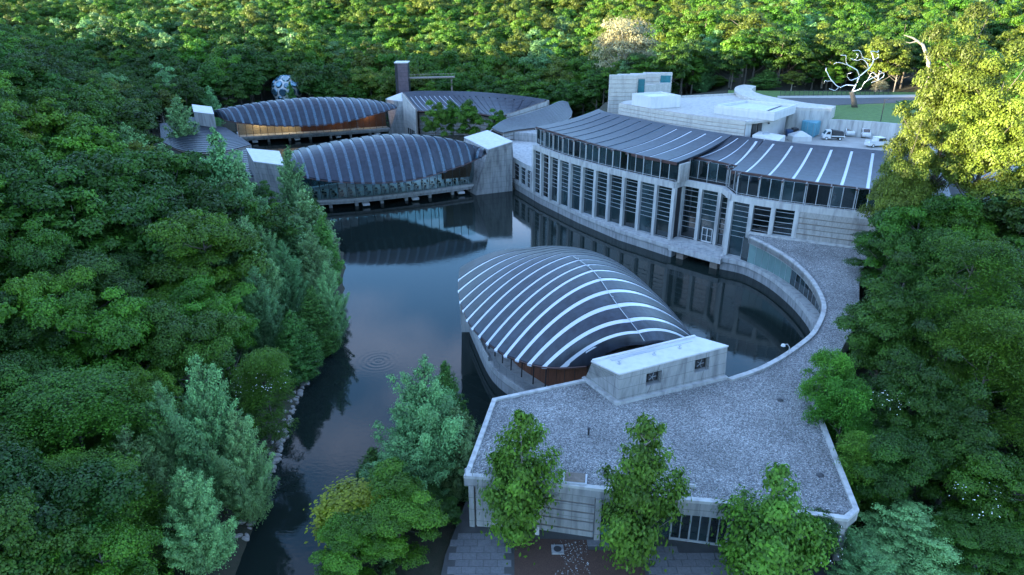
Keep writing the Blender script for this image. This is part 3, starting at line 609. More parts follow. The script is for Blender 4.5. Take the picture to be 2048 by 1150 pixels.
# concrete chimney-like roof box
zt = 10.65
BOXB = [V2(P(1170, 757, 7.0)), V2(P(1235, 806, 7.0)), V2(P(1450, 755, 7.0)), V2(P(1450, 755, 7.0)) + Vector((-2.9, 3.6))]
BOXT = [V2(P(1184, 724, zt)), V2(P(1240, 750, zt)), V2(P(1455, 694, zt)), V2(P(1388, 675, zt))]
bx = empty('roof_block', (14, 62, 7.0)); tag(bx, 'concrete roof block with white top and two square openings beside the striped shell roof', 'roof block')
def recessed_wall(parent, b0, b1, t0, t1, holes, depth, nin, m, md):
    """flat wall with openings: corners bottom-left, bottom-right, top-left, top-right; holes (u0,u1,v0,v1)"""
    us = sorted({0, 1, *[h[0] for h in holes], *[h[1] for h in holes]}); vs_ = sorted({0, 1, *[h[2] for h in holes], *[h[3] for h in holes]})
    pt = lambda u, v: Vector(b0).lerp(Vector(b1), u).lerp(Vector(t0).lerp(Vector(t1), u), v); mb = MB(); md_ = MB()
    for i in range(len(us) - 1):
        for j in range(len(vs_) - 1):
            u, v = (us[i] + us[i + 1]) / 2, (vs_[j] + vs_[j + 1]) / 2
            if any(h[0] < u < h[1] and h[2] < v < h[3] for h in holes): continue
            q = [pt(us[i], vs_[j]), pt(us[i + 1], vs_[j]), pt(us[i + 1], vs_[j + 1]), pt(us[i], vs_[j + 1])]; mb.hexa([p + nin * depth for p in q], q)
    mb.build('front_wall', m, parent)
    for h in holes:
        q = [pt(h[0], h[2]), pt(h[1], h[2]), pt(h[1], h[3]), pt(h[0], h[3])]
        back = MB().hexa([p + nin * (depth + 0.1) for p in q], [p + nin * (depth - 0.05) for p in q]).build('opening_back', md, parent)
        c = sum(q, Vector()) / 4 + nin * (depth - 0.25); r_ = (q[1] - q[0]).length * 0.3; g = (q[1] - q[0]).normalized()
        f = MB(); f.tube([c + nin * 0.15, c - nin * 0.1], r_ * 1.0, 14); f.build('fan_housing', M_DARKM, back); f2 = MB()
        for k in range(5):
            a_ = k * 2 * math.pi / 5; e = g * math.cos(a_) + Vector((0, 0, 1)) * math.sin(a_); f2.bar(c - nin * 0.13, c - nin * 0.13 + e * r_ * 0.85, 0.12, 0.03)
        f2.build('fan_blade', M_METAL, back)
b3 = [Vector((*p, 6.9)) for p in BOXB]; t3 = [Vector((*p, zt)) for p in BOXT]
e_ = (b3[2] - b3[1]).normalized(); nin = Vector((-e_.y, e_.x, 0))
recessed_wall(bx, b3[1], b3[2], t3[1], t3[2], [(0.24, 0.38, 0.38, 0.80), (0.69, 0.83, 0.42, 0.84)], 0.7, nin, M_CONC, M_DARK)
cz = Vector((0, 0, 0.0)); MB().hexa([b3[0], b3[1] + nin * 0.72 , b3[2] + nin * 0.72, b3[3]], [t3[0], t3[1] + nin * 0.72, t3[2] + nin * 0.72, t3[3]]).build('block_body', M_CONC, bx)
MB().hexa([b3[0] - e_ * 0.01, b3[1], b3[1] + nin * 0.7 + e_ * 0.7, b3[0] + e_ * 0.6], [t3[0], t3[1], t3[1] + nin * 0.7 + e_ * 0.7, t3[0] + e_ * 0.6]).build('sloping_side', M_CONC, bx)
ins = [Vector((*p, 0)) for p in BOXT]; cc = sum(ins, Vector()) / 4
MB().prism([V2(p) + (V2(p) - V2(cc)).normalized() * 0.12 for p in ins], zt, zt + 0.16).build('white_cap', M_WHITE, bx)
MB().ribbon([V2(ins[3]), V2(ins[0])], 0.0, -0.25, zt + 0.16, zt + 0.34).build('upstand', M_WHITE, bx)
MB().bar((*V2(ins[0].lerp(ins[1], 0.22).lerp(ins[3].lerp(ins[2], 0.22), 0.12)), zt + 0.18), (*V2(ins[0].lerp(ins[1], 0.22).lerp(ins[3].lerp(ins[2], 0.22), 0.9)), zt + 0.18), 0.35, 0.05).build('gutter', M_METAL, bx)
for t_ in (0.12, 0.45, 0.7):
    q = ins[0].lerp(ins[1], 0.5).lerp(ins[3].lerp(ins[2], 0.45), t_); q.z = zt + 0.15
    m_ = MB(); m_.lathe(q, [(0.2, 0), (0.2, 0.08), (0.06, 0.1), (0.06, 0.3)], 8); m_.bar(q + Vector((-0.15, 0, 0.3)), q + Vector((0.2, 0.05, 0.3)), 0.07); m_.build('roof_vent', M_METAL, bx)
sk = [V2(p) for p in BOXB[:3]]
MB().ribbon(sk, 0.0, 0.45, 7.0, 7.32).build('base_kerb', M_CONCL, bx)
scatter_gravel()

# small things on the gravel roof
c = V2(P(1150, 955, 7.4)); hv = empty('roof_louver', (*c, 7.0), R(-8)); tag(hv, 'low metal louvered hatch on the gravel roof near its front edge', 'roof vent')
MB().prism([(-1.0, -0.65), (1.0, -0.65), (1.0, 0.65), (-1.0, 0.65)], 0, 0.35).build('curb', M_LIGHTMETAL, None).parent = hv
for k in range(7):
    o = MB().hexa([(-0.85, -0.5 + k * 0.15, 0.36), (0.85, -0.5 + k * 0.15, 0.36), (0.85, -0.42 + k * 0.15, 0.36), (-0.85, -0.42 + k * 0.15, 0.36)], [(-0.85, -0.45 + k * 0.15, 0.48), (0.85, -0.45 + k * 0.15, 0.48), (0.85, -0.37 + k * 0.15, 0.48), (-0.85, -0.37 + k * 0.15, 0.48)]).build('louver_blade', M_CEDAR, None); o.parent = hv
def simple(name, mb, m, label, cat, group=None): return tag(mb.build(name, m), label, cat, group)
q = P(1177, 871, 7.0); simple('vent_pipe', MB().lathe(q, [(0.09, 0), (0.09, 0.75), (0.13, 0.76), (0.13, 0.85)], 8), M_DARKM, 'short dark vent pipe standing alone on the gravel roof', 'vent pipe')
q = P(1382, 975, 7.0); simple('roof_box', MB().box(V2(q), (1, -0.1), 0.8, 0.35, 7.02, 7.25).box(V2(q), (1, -0.1), 0.6, 0.2, 7.25, 7.32), M_CONCL, 'small pale box lying on the gravel roof between two plaza trees', 'roof box')
q = P(1576, 712, 7.0); gl = MB(); gl.tube([q, q + Vector((0, 0, 1.1)), q + Vector((-0.25, 0.05, 1.45)), q + Vector((-0.6, 0.1, 1.4))], 0.05, 6); lo_ = gl.build('gooseneck_light', M_WHITE)
tag(lo_, 'white gooseneck security lamp on the curved edge of the gravel roof', 'lamp'); MB().lathe(q + Vector((-0.68, 0.11, 1.2)), [(0.05, 0.25), (0.2, 0.2), (0.26, 0.02), (0.22, -0.02)], 12).build('lamp_head', M_WHITE, lo_)
q = P(938, 955, 7.1); gl = MB(); gl.tube([q + Vector((-0.3, 0, 0)), q + Vector((-0.3, 0, 0.9)), q + Vector((0, 0, 1.15)), q + Vector((0.3, 0, 0.9)), q + Vector((0.3, 0, 0))], 0.04, 6)
simple('ladder_hoop', gl, M_LIGHTMETAL, 'pale bent ladder handrail at the left corner of the gravel roof', 'handrail')

for (u, v, lb) in [(1080, 880, 'round roof drain in the gravel, the one closest to the pavilion walkway'), (1560, 800, 'round roof drain in the middle of the broad gravel roof'), (1640, 950, 'round roof drain near the lower corner of the gravel roof')]:
    q = P(u, v, 7.05); simple('roof_drain', MB().lathe(q, [(0.32, 0), (0.32, 0.05), (0.16, 0.14), (0.1, 0.16)], 12), M_DARKM, lb, 'roof drain')
# ------------------------------------------------------------------ shell pavilions
def shell(root, Lf, Tf, Rf, strips, wd, mstrip, na=12, power=2.1, smin=0.0, smax=1.0, raise_=0.2):
    def S(s, a, dz=0.0):
        T = Tf(s); E = Lf(s) if a < 0 else Rf(s); k = abs(a)
        p = T.lerp(E, k); p.z = T.z + (E.z - T.z) * k ** power + dz; return p
    ed = [smin] + [x for c in strips for x in (c - wd(c) / 2, c + wd(c) / 2)] + [smax]
    for i in range(0, len(ed) - 1, 2):
        MB().slab(lambda s, a: S(s, a, raise_), 3, 2 * na, ed[i], ed[i + 1], -1, 1, 0.35).build('roof_panel', M_COPPER, root)
    for i in range(1, len(ed) - 1, 2):
        MB().slab(lambda s, a: S(s, a, 0.06), 1, 2 * na, ed[i] - 0.0005, ed[i + 1] + 0.0005, -1.01, 1.01, 0.2).build('skylight_strip', mstrip, root)
    return S
# --- the near shell (meeting hall)
nr = empty('shell_pavilion', (8, 78, 0)); tag(nr, 'nearest shell pavilion with bright white arched strips on dark roof over the pond', 'pavilion')
Lpx = [(921, 536), (917.6, 561), (917.6, 583), (920.7, 605), (927, 622), (934.8, 641), (945.7, 657), (959.8, 672.5), (975.5, 686.6), (992.7, 699), (1011.5, 711), (1035, 719.4), (1060, 728), (1089.7, 733.5), (1126, 735), (1172, 731)]
nL = len(Lpx) - 1
Ll = [P(u, v, 8.0 - 0.5 * math.sin(math.pi * i / nL)) for i, (u, v) in enumerate(Lpx)]
Tpx_ = [(1045, 499, 11.2), (1062, 500, 11.9), (1082, 501, 12.4), (1098, 503, 12.8), (1112, 505, 13.1), (1125, 508, 13.3), (1140, 513, 13.5), (1155, 522, 13.6), (1169, 531.6, 13.7), (1183.6, 543, 13.8), (1199, 561, 13.8), (1215, 585, 13.6), (1233.7, 613, 13.3), (1257, 643, 12.8), (1275, 666, 12.1), (1288, 686, 11.2)]
Tpx = Tpx_
Tl = [P(*t_) for t_ in Tpx]
Rl = [(12.6, 97.5), (13.8, 96.2), (14.8, 94.6), (15.7, 92.8), (16.5, 90.8), (17.2, 88.6), (17.8, 86.4), (18.3, 84.2), (18.8, 82), (19.3, 79.8), (19.7, 77.4), (20.1, 75), (20.4, 72.6), (20.6, 70), (20.5, 68.6), (19.9, 66.6)]
Rl = [Vector((x, y, 8.0)) for x, y in Rl]
nS = shell(nr, spline(Ll), spline(Tl), spline(Rl), [k / 15 for k in range(1, 15)], lambda s: 0.012 + 0.009 * s, M_STRIPW, na=14, power=1.95, raise_=0.13)
# ridge cap line
rc = MB(); rc.tube([nS(0.43 + 0.57 * k / 20, 0.0, 0.26) for k in range(21)], 0.035, 5); rc.build('ridge_cable', M_METAL, nr)
for k in range(5): p = nS(0.47 + k * 0.1, 0.0, 0.3); MB().lathe(p, [(0.09, 0), (0.09, 0.12), (0.03, 0.15)], 8).build('cable_anchor', M_METAL, nr)
# eave edge board, walkway, posts, walls
MB().tube([nS(s / 40, -0.995, -0.12) for s in range(41)], 0.12, 5).build('eave_edge', M_FASCIA, nr)
wk = [(-7.6, 96.5), (-6.7, 90.5), (-5.0, 83.2), (-2.5, 74.5), (0.9, 69.4), (3.6, 66.2), (6.5, 64.0)]
wk = [V2(p) for p in resample([Vector((*p, 0)) for p in wk], 24)]
MB().ribbon(wk, 0.0, -0.001 - 4.2, 1.5, 2.2).build('walkway', M_CONCL, nr)
MB().ribbon(wk, -0.12, -2.4, -1.5, 1.5).build('walkway_wall', M_CONC, nr)
MB().ribbon(wk[:15], 0.06, -0.16, 2.2, 2.75).build('low_parapet', M_CONCL, nr)
wi = offset(wk, -2.9)
for i in range(4, 24):
    a, b = wi[i], wi[i + 1]; z_ = 8.0
    MB().bar((*a, 5.1), (*b, 5.1), 0.12, 5.8).build('timber_panel' if i > 10 else 'glass_panel', M_WOOD if i > 12 else M_GLASSD, nr)
    MB().bar((*a, 2.2), (*(a), z_), 0.14).build('mullion', M_DARKM, nr)
for u, v in [(978, 697), (990, 712), (1005, 726), (1022, 740), (1043, 754), (1066, 768), (1090, 780)]:
    p = P(u, v, 2.2); MB().tube([p, p + Vector((0.2, 0.1, 5.6))], 0.09, 6).build('post', M_DARKM, nr)
rw = wk[13:]
rm = MB(); rw2 = offset(rw, -0.25)
for i, p in enumerate(rw2):
    rm.bar((*p, 2.2), (*p, 3.3), 0.06)
    if i: rm.bar((*rw2[i - 1], 3.3), (*p, 3.3), 0.06); [rm.bar((*rw2[i - 1], 2.35 + k * 0.16), (*p, 2.35 + k * 0.16), 0.02) for k in range(6)]
rm.build('railing', M_METAL, nr)
MB().prism([V2(p) for p in wi] + [Vector((20, 68)), Vector((19, 80)), Vector((15, 92)), Vector((11, 97))], 1.6, 2.1).build('floor', M_CEDAR, nr)
wkr = [V2(p) for p in resample([Vector((*p, 0)) for p in [(11.6, 99.5), (15.5, 94.5), (18.6, 86), (20.8, 76), (21.4, 66)]], 16)]
MB().ribbon(wkr, 0.0, 3.0, 1.5, 2.2).build('walkway', M_CONCL, nr); MB().ribbon(wkr, 0.2, 2.6, -1.5, 1.5).build('walkway_wall', M_CONC, nr)
for i in range(16):
    a, b = offset(wkr, 2.3)[i], offset(wkr, 2.3)[i + 1]; MB().bar((*a, 5.0), (*b, 5.0), 0.1, 5.6).build('glass_panel', M_GLASSD, nr)
MB().hexa([Vector((-7.0, 87.7, -1.5)), Vector((-5.7, 87.7, -1.5)), Vector((15.0, 95.5, -1.5)), Vector((11.5, 99.0, -1.5))], [Vector((-7.4, 88.2, 7.3)), Vector((-5.9, 88.2, 7.3)), Vector((14.5, 94.5, 7.3)), Vector((11.5, 98, 7.3))]).build('end_abutment', M_CONCL, nr)

def interp_px(xs, curve, zs):
    cx = [c[0] for c in curve]; cy = [c[1] for c in curve]
    return [P(x, float(np.interp(x, cx, cy)), z) for x, z in zip(xs, zs)]
def bridge(name, label, eave, eavez, ridge, ridgez, Lx, Tx, nst, deck, dz, wdt, mstrip, na=10):
    rt = empty(name, (0, 0, 0)); tag(rt, label, 'pavilion'); n = len(Lx)
    Ll = interp_px(Lx, eave, [float(np.interp(x, *eavez)) for x in Lx]); Tl = interp_px(Tx, ridge, [float(np.interp(x, *ridgez)) for x in Tx])
    Rl = [Vector((2 * t_.x - l_.x, 2 * t_.y - l_.y, l_.z)) for l_, t_ in zip(Ll, Tl)]
    Lf, Tf, Rf = spline(Ll), spline(Tl), spline(Rl)
    S = shell(rt, Lf, Tf, Rf, [(k + 0.5) / nst for k in range(nst)], lambda s: wdt / nst, mstrip, na=na, power=2.3, raise_=0.28)
    MB().tube([S(s / 40, -0.995, -0.1) for s in range(41)], 0.14, 5).build('eave_edge', M_FASCIA, rt)
    df = [V2(P(u, v, dz)) for u, v in deck]; df = [V2(p) for p in resample([Vector((*p, 0)) for p in df], 22)]
    axm = (V2(Tl[n // 2]) - V2(Ll[n // 2])).normalized(); back = [p + axm * (10 + 6 * math.sin(math.pi * i / 22)) for i, p in enumerate(df)]
    MB().prism(df + back[::-1], dz - 0.45, dz).build('deck', M_CONCL, rt)
    MB().prism([p + axm * 0.35 for p in df] + [p - axm * 0.35 for p in back[::-1]], dz - 1.1, dz - 0.45).build('deck_beam', M_CONC, rt)
    for k in range(7):
        c_ = df[1 + k * 3] + axm * 2.0; MB().box(c_, axm, 1.8, 0.7, -1.5, dz - 1.1).build('pier', M_CONC, rt)
        if k % 2 == 0: MB().box(df[2 + k * 3] + axm * 0.4, axm, 1.6, 1.5, dz - 1.75, dz - 1.3).build('float_lamp_box', M_WHITE, rt)
    gl_ = [p + axm * 0.9 for p in df]; tops = []
    for i, p in enumerate(gl_):
        tops.append(min((Lf(s / 60) for s in range(61)), key=lambda q: abs((V2(q) - p).dot(Vector((-axm.y, axm.x)))) ).z + 1.0)
    for i in range(22):
        a, b = gl_[i], gl_[i + 1]; zt_ = min(tops[i], tops[i + 1])
        w = MB().bar((*a, (dz + zt_) / 2), (*b, (dz + zt_) / 2), 0.05, zt_ - dz).build('glass_pane', M_CLEAR, rt)
        MB().bar((*a, dz), (*a, zt_), 0.12).build('mullion', M_DARKM, w)
    bk = [p - axm * 0.9 for p in back]
    for i in range(0, 22, 2):
        a, b = bk[i], bk[min(i + 2, 22)]; MB().bar((*a, (dz + 9) / 2), (*b, (dz + 9) / 2), 0.05, 9 - dz).build('rear_pane', M_CLEAR, rt); MB().bar((*a, dz), (*a, 9), 0.14).build('rear_mullion', M_DARKM, rt)
    return rt, S, df, axm, dz
# --- pavilion two (restaurant)
p2, S2, df2, ax2, dz2 = bridge('bridge_pavilion', 'middle bridge pavilion with glass walls and dining tables under a ribbed dark shell', [(575, 340), (609, 355), (665, 363.5), (719, 366), (767.5, 367), (828.5, 360), (877, 347.7), (938, 325.7), (973, 307)], ([575, 640, 767, 900, 973], [9.4, 8.0, 7.2, 8.0, 10.2]),
    [(575, 318), (584, 310), (621, 297.5), (682, 285.5), (745.5, 275), (804, 271.5), (865, 274.5), (914, 282), (950, 293), (972, 303)], ([575, 680, 800, 900, 972], [11.0, 13.6, 14.6, 13.9, 11.2]),
    [584, 618, 677, 734, 789, 842, 894, 940, 973], [576, 600, 655, 709, 763, 815, 869, 925, 968], 21, [(590, 404), (645, 401), (720, 396), (800, 387.5), (880, 378), (951, 368)], 2.1, 0.30, M_STRIPB, 10)
# --- pavilion three
p3, S3, df3, ax3, dz3 = bridge('bridge_pavilion', 'farthest bridge pavilion with wood walls under a long ribbed shell roof', [(427, 226), (434.6, 237), (477.8, 246), (554, 252.5), (630, 251), (681, 246), (731.7, 233.5), (794, 215.7)], ([427, 480, 620, 740, 794], [10, 8.6, 7.6, 9.5, 10.8]),
    [(422, 224), (427, 222), (452, 218), (503, 208.5), (579, 199), (643, 196), (706, 198.3), (770, 204), (794, 212)], ([422, 500, 640, 750, 794], [11.2, 13.2, 14.2, 12.2, 11.2]),
    [429, 460, 520, 580, 640, 700, 755, 794], [424, 444, 500, 560, 622, 682, 742, 788], 26, [(480, 275), (560, 270.5), (640, 266), (715, 261), (780, 256)], 2.1, 0.34, M_STRIPB, 8)
# inner wall of pavilion three: cream part then red wood
iw = [p + ax3 * 4.2 for p in df3]
for i in range(22):
    MB().bar((*iw[i], 5.6), (*iw[i + 1], 5.6), 0.2, 7.0).build('inner_wall_panel', M_CREAM if i < 9 else M_WOOD, p3)
MB().bar((*(df2[18] + ax2 * 4), 6.0), (*(df2[22] + ax2 * 3), 6.0), 0.2, 5.6).build('inner_wall_panel', M_WOOD, p2)
MB().prism([p + ax2 * 1.2 for p in df2] + [p + ax2 * 9 for p in df2[::-1]], 2.11, 2.16).build('floor', mat('pale_floor', (0.42, 0.44, 0.40), 0.5, 0.1), p2)
# the far pavilion's interior lamps are on
for i, e_ in ((3, 130), (7, 160), (14, 60), (19, 60)):
    c_ = df3[i] + ax3 * 2.6; L_ = bpy.data.lights.new('ceiling_lamp_light', 'POINT'); L_.energy = e_; L_.color = (1, .62, .32); L_.shadow_soft_size = 0.3; lo2 = bpy.data.objects.new('ceiling_lamp_light', L_); COL.objects.link(lo2); lo2.location = (c_.x, c_.y, 6.6); lo2.parent = p3
# tables and chairs
tb = empty('dining_table'); o = MB().lathe((0, 0, 0), [(0.55, 0.72), (0.55, 0.76)], 12).build('table_top', M_CREAM, None); o.parent = tb
o = MB().lathe((0, 0, 0), [(0.28, 0), (0.28, 0.03), (0.05, 0.05), (0.05, 0.72)], 8).build('pedestal', M_DARKM, None); o.parent = tb
chr_ = empty('dining_chair'); o = MB().prism([(-0.22, -0.22), (0.22, -0.22), (0.22, 0.22), (-0.22, 0.22)], 0.43, 0.48).build('seat', M_DARKM, None); o.parent = chr_
o = MB().hexa([(-0.22, 0.2, 0.48), (0.22, 0.2, 0.48), (0.22, 0.24, 0.48), (-0.22, 0.24, 0.48)], [(-0.22, 0.27, 0.95), (0.22, 0.27, 0.95), (0.22, 0.31, 0.95), (-0.22, 0.31, 0.95)]).build('backrest', M_DARKM, None); o.parent = chr_
for x_ in (-0.2, 0.2):
    for y_ in (-0.2, 0.2): o = MB().bar((x_, y_, 0), (x_, y_, 0.43), 0.035).build('leg', M_DARKM, None); o.parent = chr_
k = 0
for i in range(1, 21):
    for j, off in enumerate((2.2, 4.8)):
        c = df2[i].lerp(df2[i + 1], 0.5) + ax2 * (off + random.uniform(-0.2, 0.2)); t_ = tb if k == 0 else copy_tree(tb); t_.location = (*c, 2.16); t_.rotation_euler[2] = random.uniform(0, 1)
        tag(t_, where('round table inside middle pavilion', (*c, 2.9)), 'table', 'dining tables in the middle pavilion')
        for a_ in (0, math.pi):
            ch = chr_ if (k == 0 and a_ == 0) else copy_tree(chr_); an = a_ + random.uniform(-0.4, 0.4) + 0.4
            ch.location = (c.x + math.sin(an) * -0.75 , c.y + math.cos(an) * 0.75, 2.16); ch.rotation_euler[2] = an
            tag(ch, where('dark dining chair inside middle pavilion', (ch.location.x, ch.location.y, 3.9)), 'chair', 'dining chairs in the middle pavilion')
        k += 1

# abutments of the bridges
def block(name, label, top, bot, m=M_CONC, cap=True):
    rt = empty(name, (bot[0][0], bot[0][1], 0)); tag(rt, label, 'abutment'); MB().hexa(bot, top).build('abutment_body', m, rt)
    if cap:
        c_ = sum((Vector(p) for p in top), Vector()) / 4
        MB().hexa([Vector(p) + (Vector(p) - c_).normalized() * 0.1 for p in top], [Vector(p) + (Vector(p) - c_).normalized() * 0.1 + Vector((0, 0, 0.2)) for p in top]).build('white_cap', M_WHITE, rt)
    return rt
T_ = [P(976, 300, 11.2), P(1025, 284, 11.6), P(975, 262, 11.5), P(928.6, 276, 11.2)]
B_ = [Vector((-8.8, 156.8, -1.5)), Vector((0.1, 160.6, -1.5)), Vector((T_[2].x + 1, T_[2].y, -1.5)), Vector((T_[3].x - 3, T_[3].y, -1.5))]
T_[1] = PY(1025, 284, 160.6); T_[0] = PY(976, 300, 157.3)
a2 = block('bridge_abutment', 'massive concrete abutment with white top right of the middle bridge pavilion', T_, B_, M_CONC)
T_ = [P(507.5, 324, 11.2), P(571, 332.5, 11.2), P(558, 304, 11.2), P(492.5, 298, 11.2)]
B_ = [Vector((p.x * 1.01, p.y + 1.5, -1)) for p in T_]
block('bridge_abutment', 'wedge-shaped concrete abutment with white top left of the middle bridge pavilion', T_, B_, M_CONC)
T_ = [P(388, 224.6, 11.5), P(428, 229.5, 11.5), P(423, 215, 12.2), P(384, 210, 12.2)]
B_ = [Vector((p.x - 1.0 + 1.5, p.y, -1)) for p in T_]
block('bridge_abutment', 'narrow tapered concrete abutment left of the farthest bridge pavilion', T_, B_, M_CONCL)
T_ = [PY(795, 208, 223), PY(806.5, 206, 222), PY(804.5, 185.5, 229), PY(771, 199, 228)]
B_ = [Vector((-40.6, 227.6, -1)), Vector((-34.6, 226.6, -1)), Vector((-34, 231, -1)), Vector((-40, 233, -1))]
block('bridge_abutment', 'slanted concrete abutment right of the farthest bridge pavilion', [PY(800, 203, 226.6), PY(807, 203, 226.2), PY(804.6, 186, 231), PY(771, 199, 232)], B_, M_CONC)

# ------------------------------------------------------------------ far curved-roof building
fr = empty('courtyard_building', (-15, 222, 0)); tag(fr, 'far building with fan-shaped dark roof and pale strips behind the courtyard trees', 'building')
FE = [(836, 221), (858, 221.5), (880, 222), (903, 222), (925, 222), (945, 224), (963, 227), (985, 230.5), (1000, 231.5), (1014, 229), (1030, 226), (1045, 223)]
FT = [(806, 185), (824, 182.5), (842, 181.5), (860, 181.5), (880, 181.7), (900, 182), (920, 182.5), (945, 183), (975, 185), (1010, 188), (1050, 192.5), (1095, 199)]
EE = [P(u, v, 9.3) for u, v in FE]; TT = [P(u, v, 13.3) for u, v in FT]
for i in range(11):
    def f(s, a, i=i):
        e, t_ = EE[i].lerp(EE[i + 1], s), TT[i].lerp(TT[i + 1], s); p = e.lerp(t_, a); p.z = e.z + (t_.z - e.z) * (0.4 * a + 0.6 * a * a); return p
    for h in (0, 0.5):
        MB().slab(f, 1, 6, h + 0.05, h + 0.45 + (0.0), 0, 1, 0.3).build('roof_panel', M_COPPER, fr)
        MB().slab(lambda s, a, f=f: f(s, a) - Vector((0, 0, 0.12)), 1, 6, h - 0.05 if h or i else 0.0, h + 0.05, 0.03, 0.82, 0.15).build('skylight_strip', M_STRIPW if (i < 5) else M_COPPER, fr)
        MB().slab(f, 1, 1, h - 0.05 if h or i else 0.0, h + 0.05, 0.83, 1, 0.3).build('roof_cap', M_COPPER, fr)
MB().tube([e - Vector((0, 0, 0.3)) for e in EE], 0.22, 5).build('eave_fascia', M_FASCIA, fr)
wf = [Vector((p.x, p.y + 2.2)) for p in EE]
courses(fr, wf[:8], 1.0, 9.0, 7, 0.3, 0.4, M_BOARD, side=0.0)
MB().ribbon(wf[:8], 0.02, -0.3, 8.2, 9.0).build('clerestory', M_GLASSD, fr)
ew = [V2(EE[7]) + Vector((1.0, 0.5)), V2(EE[9]) + Vector((1, 0)), V2(TT[11]) + Vector((0.1, -0.2))]
b = MB().ribbon(ew, -0.5, -0.15, 1, [9.0, 9.6, 13.0]).build('joint_backing', M_CEDAR, fr)
for k in range(7):
    zz = lambda i, k: 3 + ([9.0, 9.6, 13.0][i] - 3) * k / 7
    MB().ribbon(ew, -0.15, 0.05, [zz(i, k) for i in range(3)], [zz(i, k + 1) - 0.16 for i in range(3)]).build('concrete_course', M_CONCL, fr)
MB().ribbon([V2(t_) for t_ in TT], -0.4, -0.8, 1, [t_.z - 0.3 for t_ in TT]).build('rear_wall', M_BOARD, fr)
# white banded end wall by the slanted abutment
ew2 = empty('banded_end_wall', (-32, 220, 0)); tag(ew2, 'white banded end wall stepping down beside the slanted abutment', 'wall')
q0, q1 = Vector((-34.2, 227)), V2(P(831, 270, 1.0)); q0 = V2(PY(806, 210, 226)); q1 = Vector((-29.3, 215.5))
zA, zB = PY(805, 186, q0.y).z, PY(830, 218, q1.y).z
MB().ribbon([q0, q1], -0.6, -0.12, -1, [zA - 0.1, zB - 0.1]).build('joint_backing', M_CEDAR, ew2)
for k in range(10):
    g0, g1 = lambda t_: zA * t_, lambda t_: zB * t_
    MB().ribbon([q0, q1], -0.15, 0.05, [zA * k / 10, zB * k / 10], [zA * (k + 1) / 10 - 0.12, zB * (k + 1) / 10 - 0.1]).build('concrete_course', M_WHITEC, ew2)
for k in range(4):
    c_ = q0.lerp(q1, 0.35 + 0.15 * k); MB().bar((*(c_ + Vector((-0.1, -0.06))), 2.4), (*(c_ + (q1 - q0).normalized() * 0.9 + Vector((-0.1, -0.06))), 2.4), 0.12, 1.8).build('window', M_GLASSD, ew2)

# middle low roof with swept end
mr_ = empty('swept_roof_building', (5, 195, 0)); tag(mr_, 'low building with swept ribbed roof and banded walls behind the middle pavilion', 'building')
MO = [(983.5, 262, 10), (1000, 250, 10), (1016, 243, 10.2), (1047, 235, 10.5), (1075, 226, 10.8), (1098, 217, 11.2), (1112, 210, 11.4), (1125, 207, 11.6), (1136, 210, 11.6)]
MI = [(1006, 265, 10), (1030, 260, 10), (1054, 257, 10.0), (1080, 254, 10.1), (1104.6, 250, 10.2), (1122, 245, 10.6), (1136, 239, 10.9), (1143, 232, 11.1), (1144.5, 222, 11.5)]
MOp, MIp = [P(*p) for p in MO], [P(*p) for p in MI]
fo, fi = spline(MOp), spline(MIp)
def fm(s, a): p = fi(s).lerp(fo(s), a); p.z += 0.9 * a * a; return p
NB = 16
for k in range(NB):   # ribs run along the sweep
    MB().slab(lambda s, a: fm(s, a), 16, 1, 0, 1, k / NB, (k + 0.8) / NB, 0.25).build('roof_panel', M_COPPER, mr_)
MB().slab(lambda s, a: fm(s, a) - Vector((0, 0, 0.2)), 16, 4, 0, 1, 0, 1, 0.2).build('roof_deck', M_CEDAR, mr_)
wm = [Vector((p.x, p.y + 0.6)) for p in MIp]
courses(mr_, [V2(p) for p in wm], 5.6, 9.8, 4, 0.22, 0.4, M_CONCL)
MB().ribbon([V2(p) for p in MOp], -0.6, -0.9, 1, 9.8).build('side_wall', M_CONC, mr_)
MB().prism([Vector((0.4, 183)), Vector((8.5, 180)), Vector((9, 205)), Vector((-2, 200))], 0.5, 9.5).build('inner_block', M_CONC, mr_)

# left low ribbed roofs
ll = empty('ribbed_roof_building', (-85, 190, 0)); tag(ll, 'low building with ribbed grey-brown roof among trees left of the bridges', 'building')
LA = [P(u, v, 8.0) for u, v in [(319, 247), (345, 244.5), (385, 246), (420, 250), (452, 255)]]
LB = [P(u, v, 7.0) for u, v in [(322, 282), (360, 300), (410, 305), (460, 300), (503, 289)]]
fa, fb = spline(LA), spline(LB)
def fl(s, a): return fa(s).lerp(fb(s), a)
for k in range(17):
    MB().slab(fl, 14, 1, 0, 1, k / 17, (k + 0.78) / 17, 0.28).build('roof_panel', M_COPPER, ll)
MB().slab(lambda s, a: fl(s, a) - Vector((0, 0, 0.22)), 14, 3, 0, 1, 0, 1, 0.2).build('roof_deck', M_CEDAR, ll)
courses(ll, [V2(fl(s / 8, 0.985)) for s in range(9)], 1.0, 6.7, 5, 0.2, 0.4, M_CONC)
courses(ll, [V2(fl(1 - 0.015, 1 - s / 6)) for s in range(7)][:], 1.0, 6.7, 5, 0.2, 0.4, M_CONC)
MB().prism([V2(P(361, 237, 8)), V2(P(392, 237, 8)), V2(P(430, 248, 8)), V2(P(400, 250, 8)), V2(P(362, 247, 8))], 7.9, 8.4).build('flat_roof', M_COPPER, ll)
lw = empty('ribbed_roof_building', (-58, 160, 0)); tag(lw, 'narrow strip of ribbed roof stepping down to the wedge-shaped abutment', 'building')
LA = [P(485, 300, 7.5), P(500, 300, 7.5)]; LB = [P(493, 352, 7.0), P(509, 352, 7.0)]
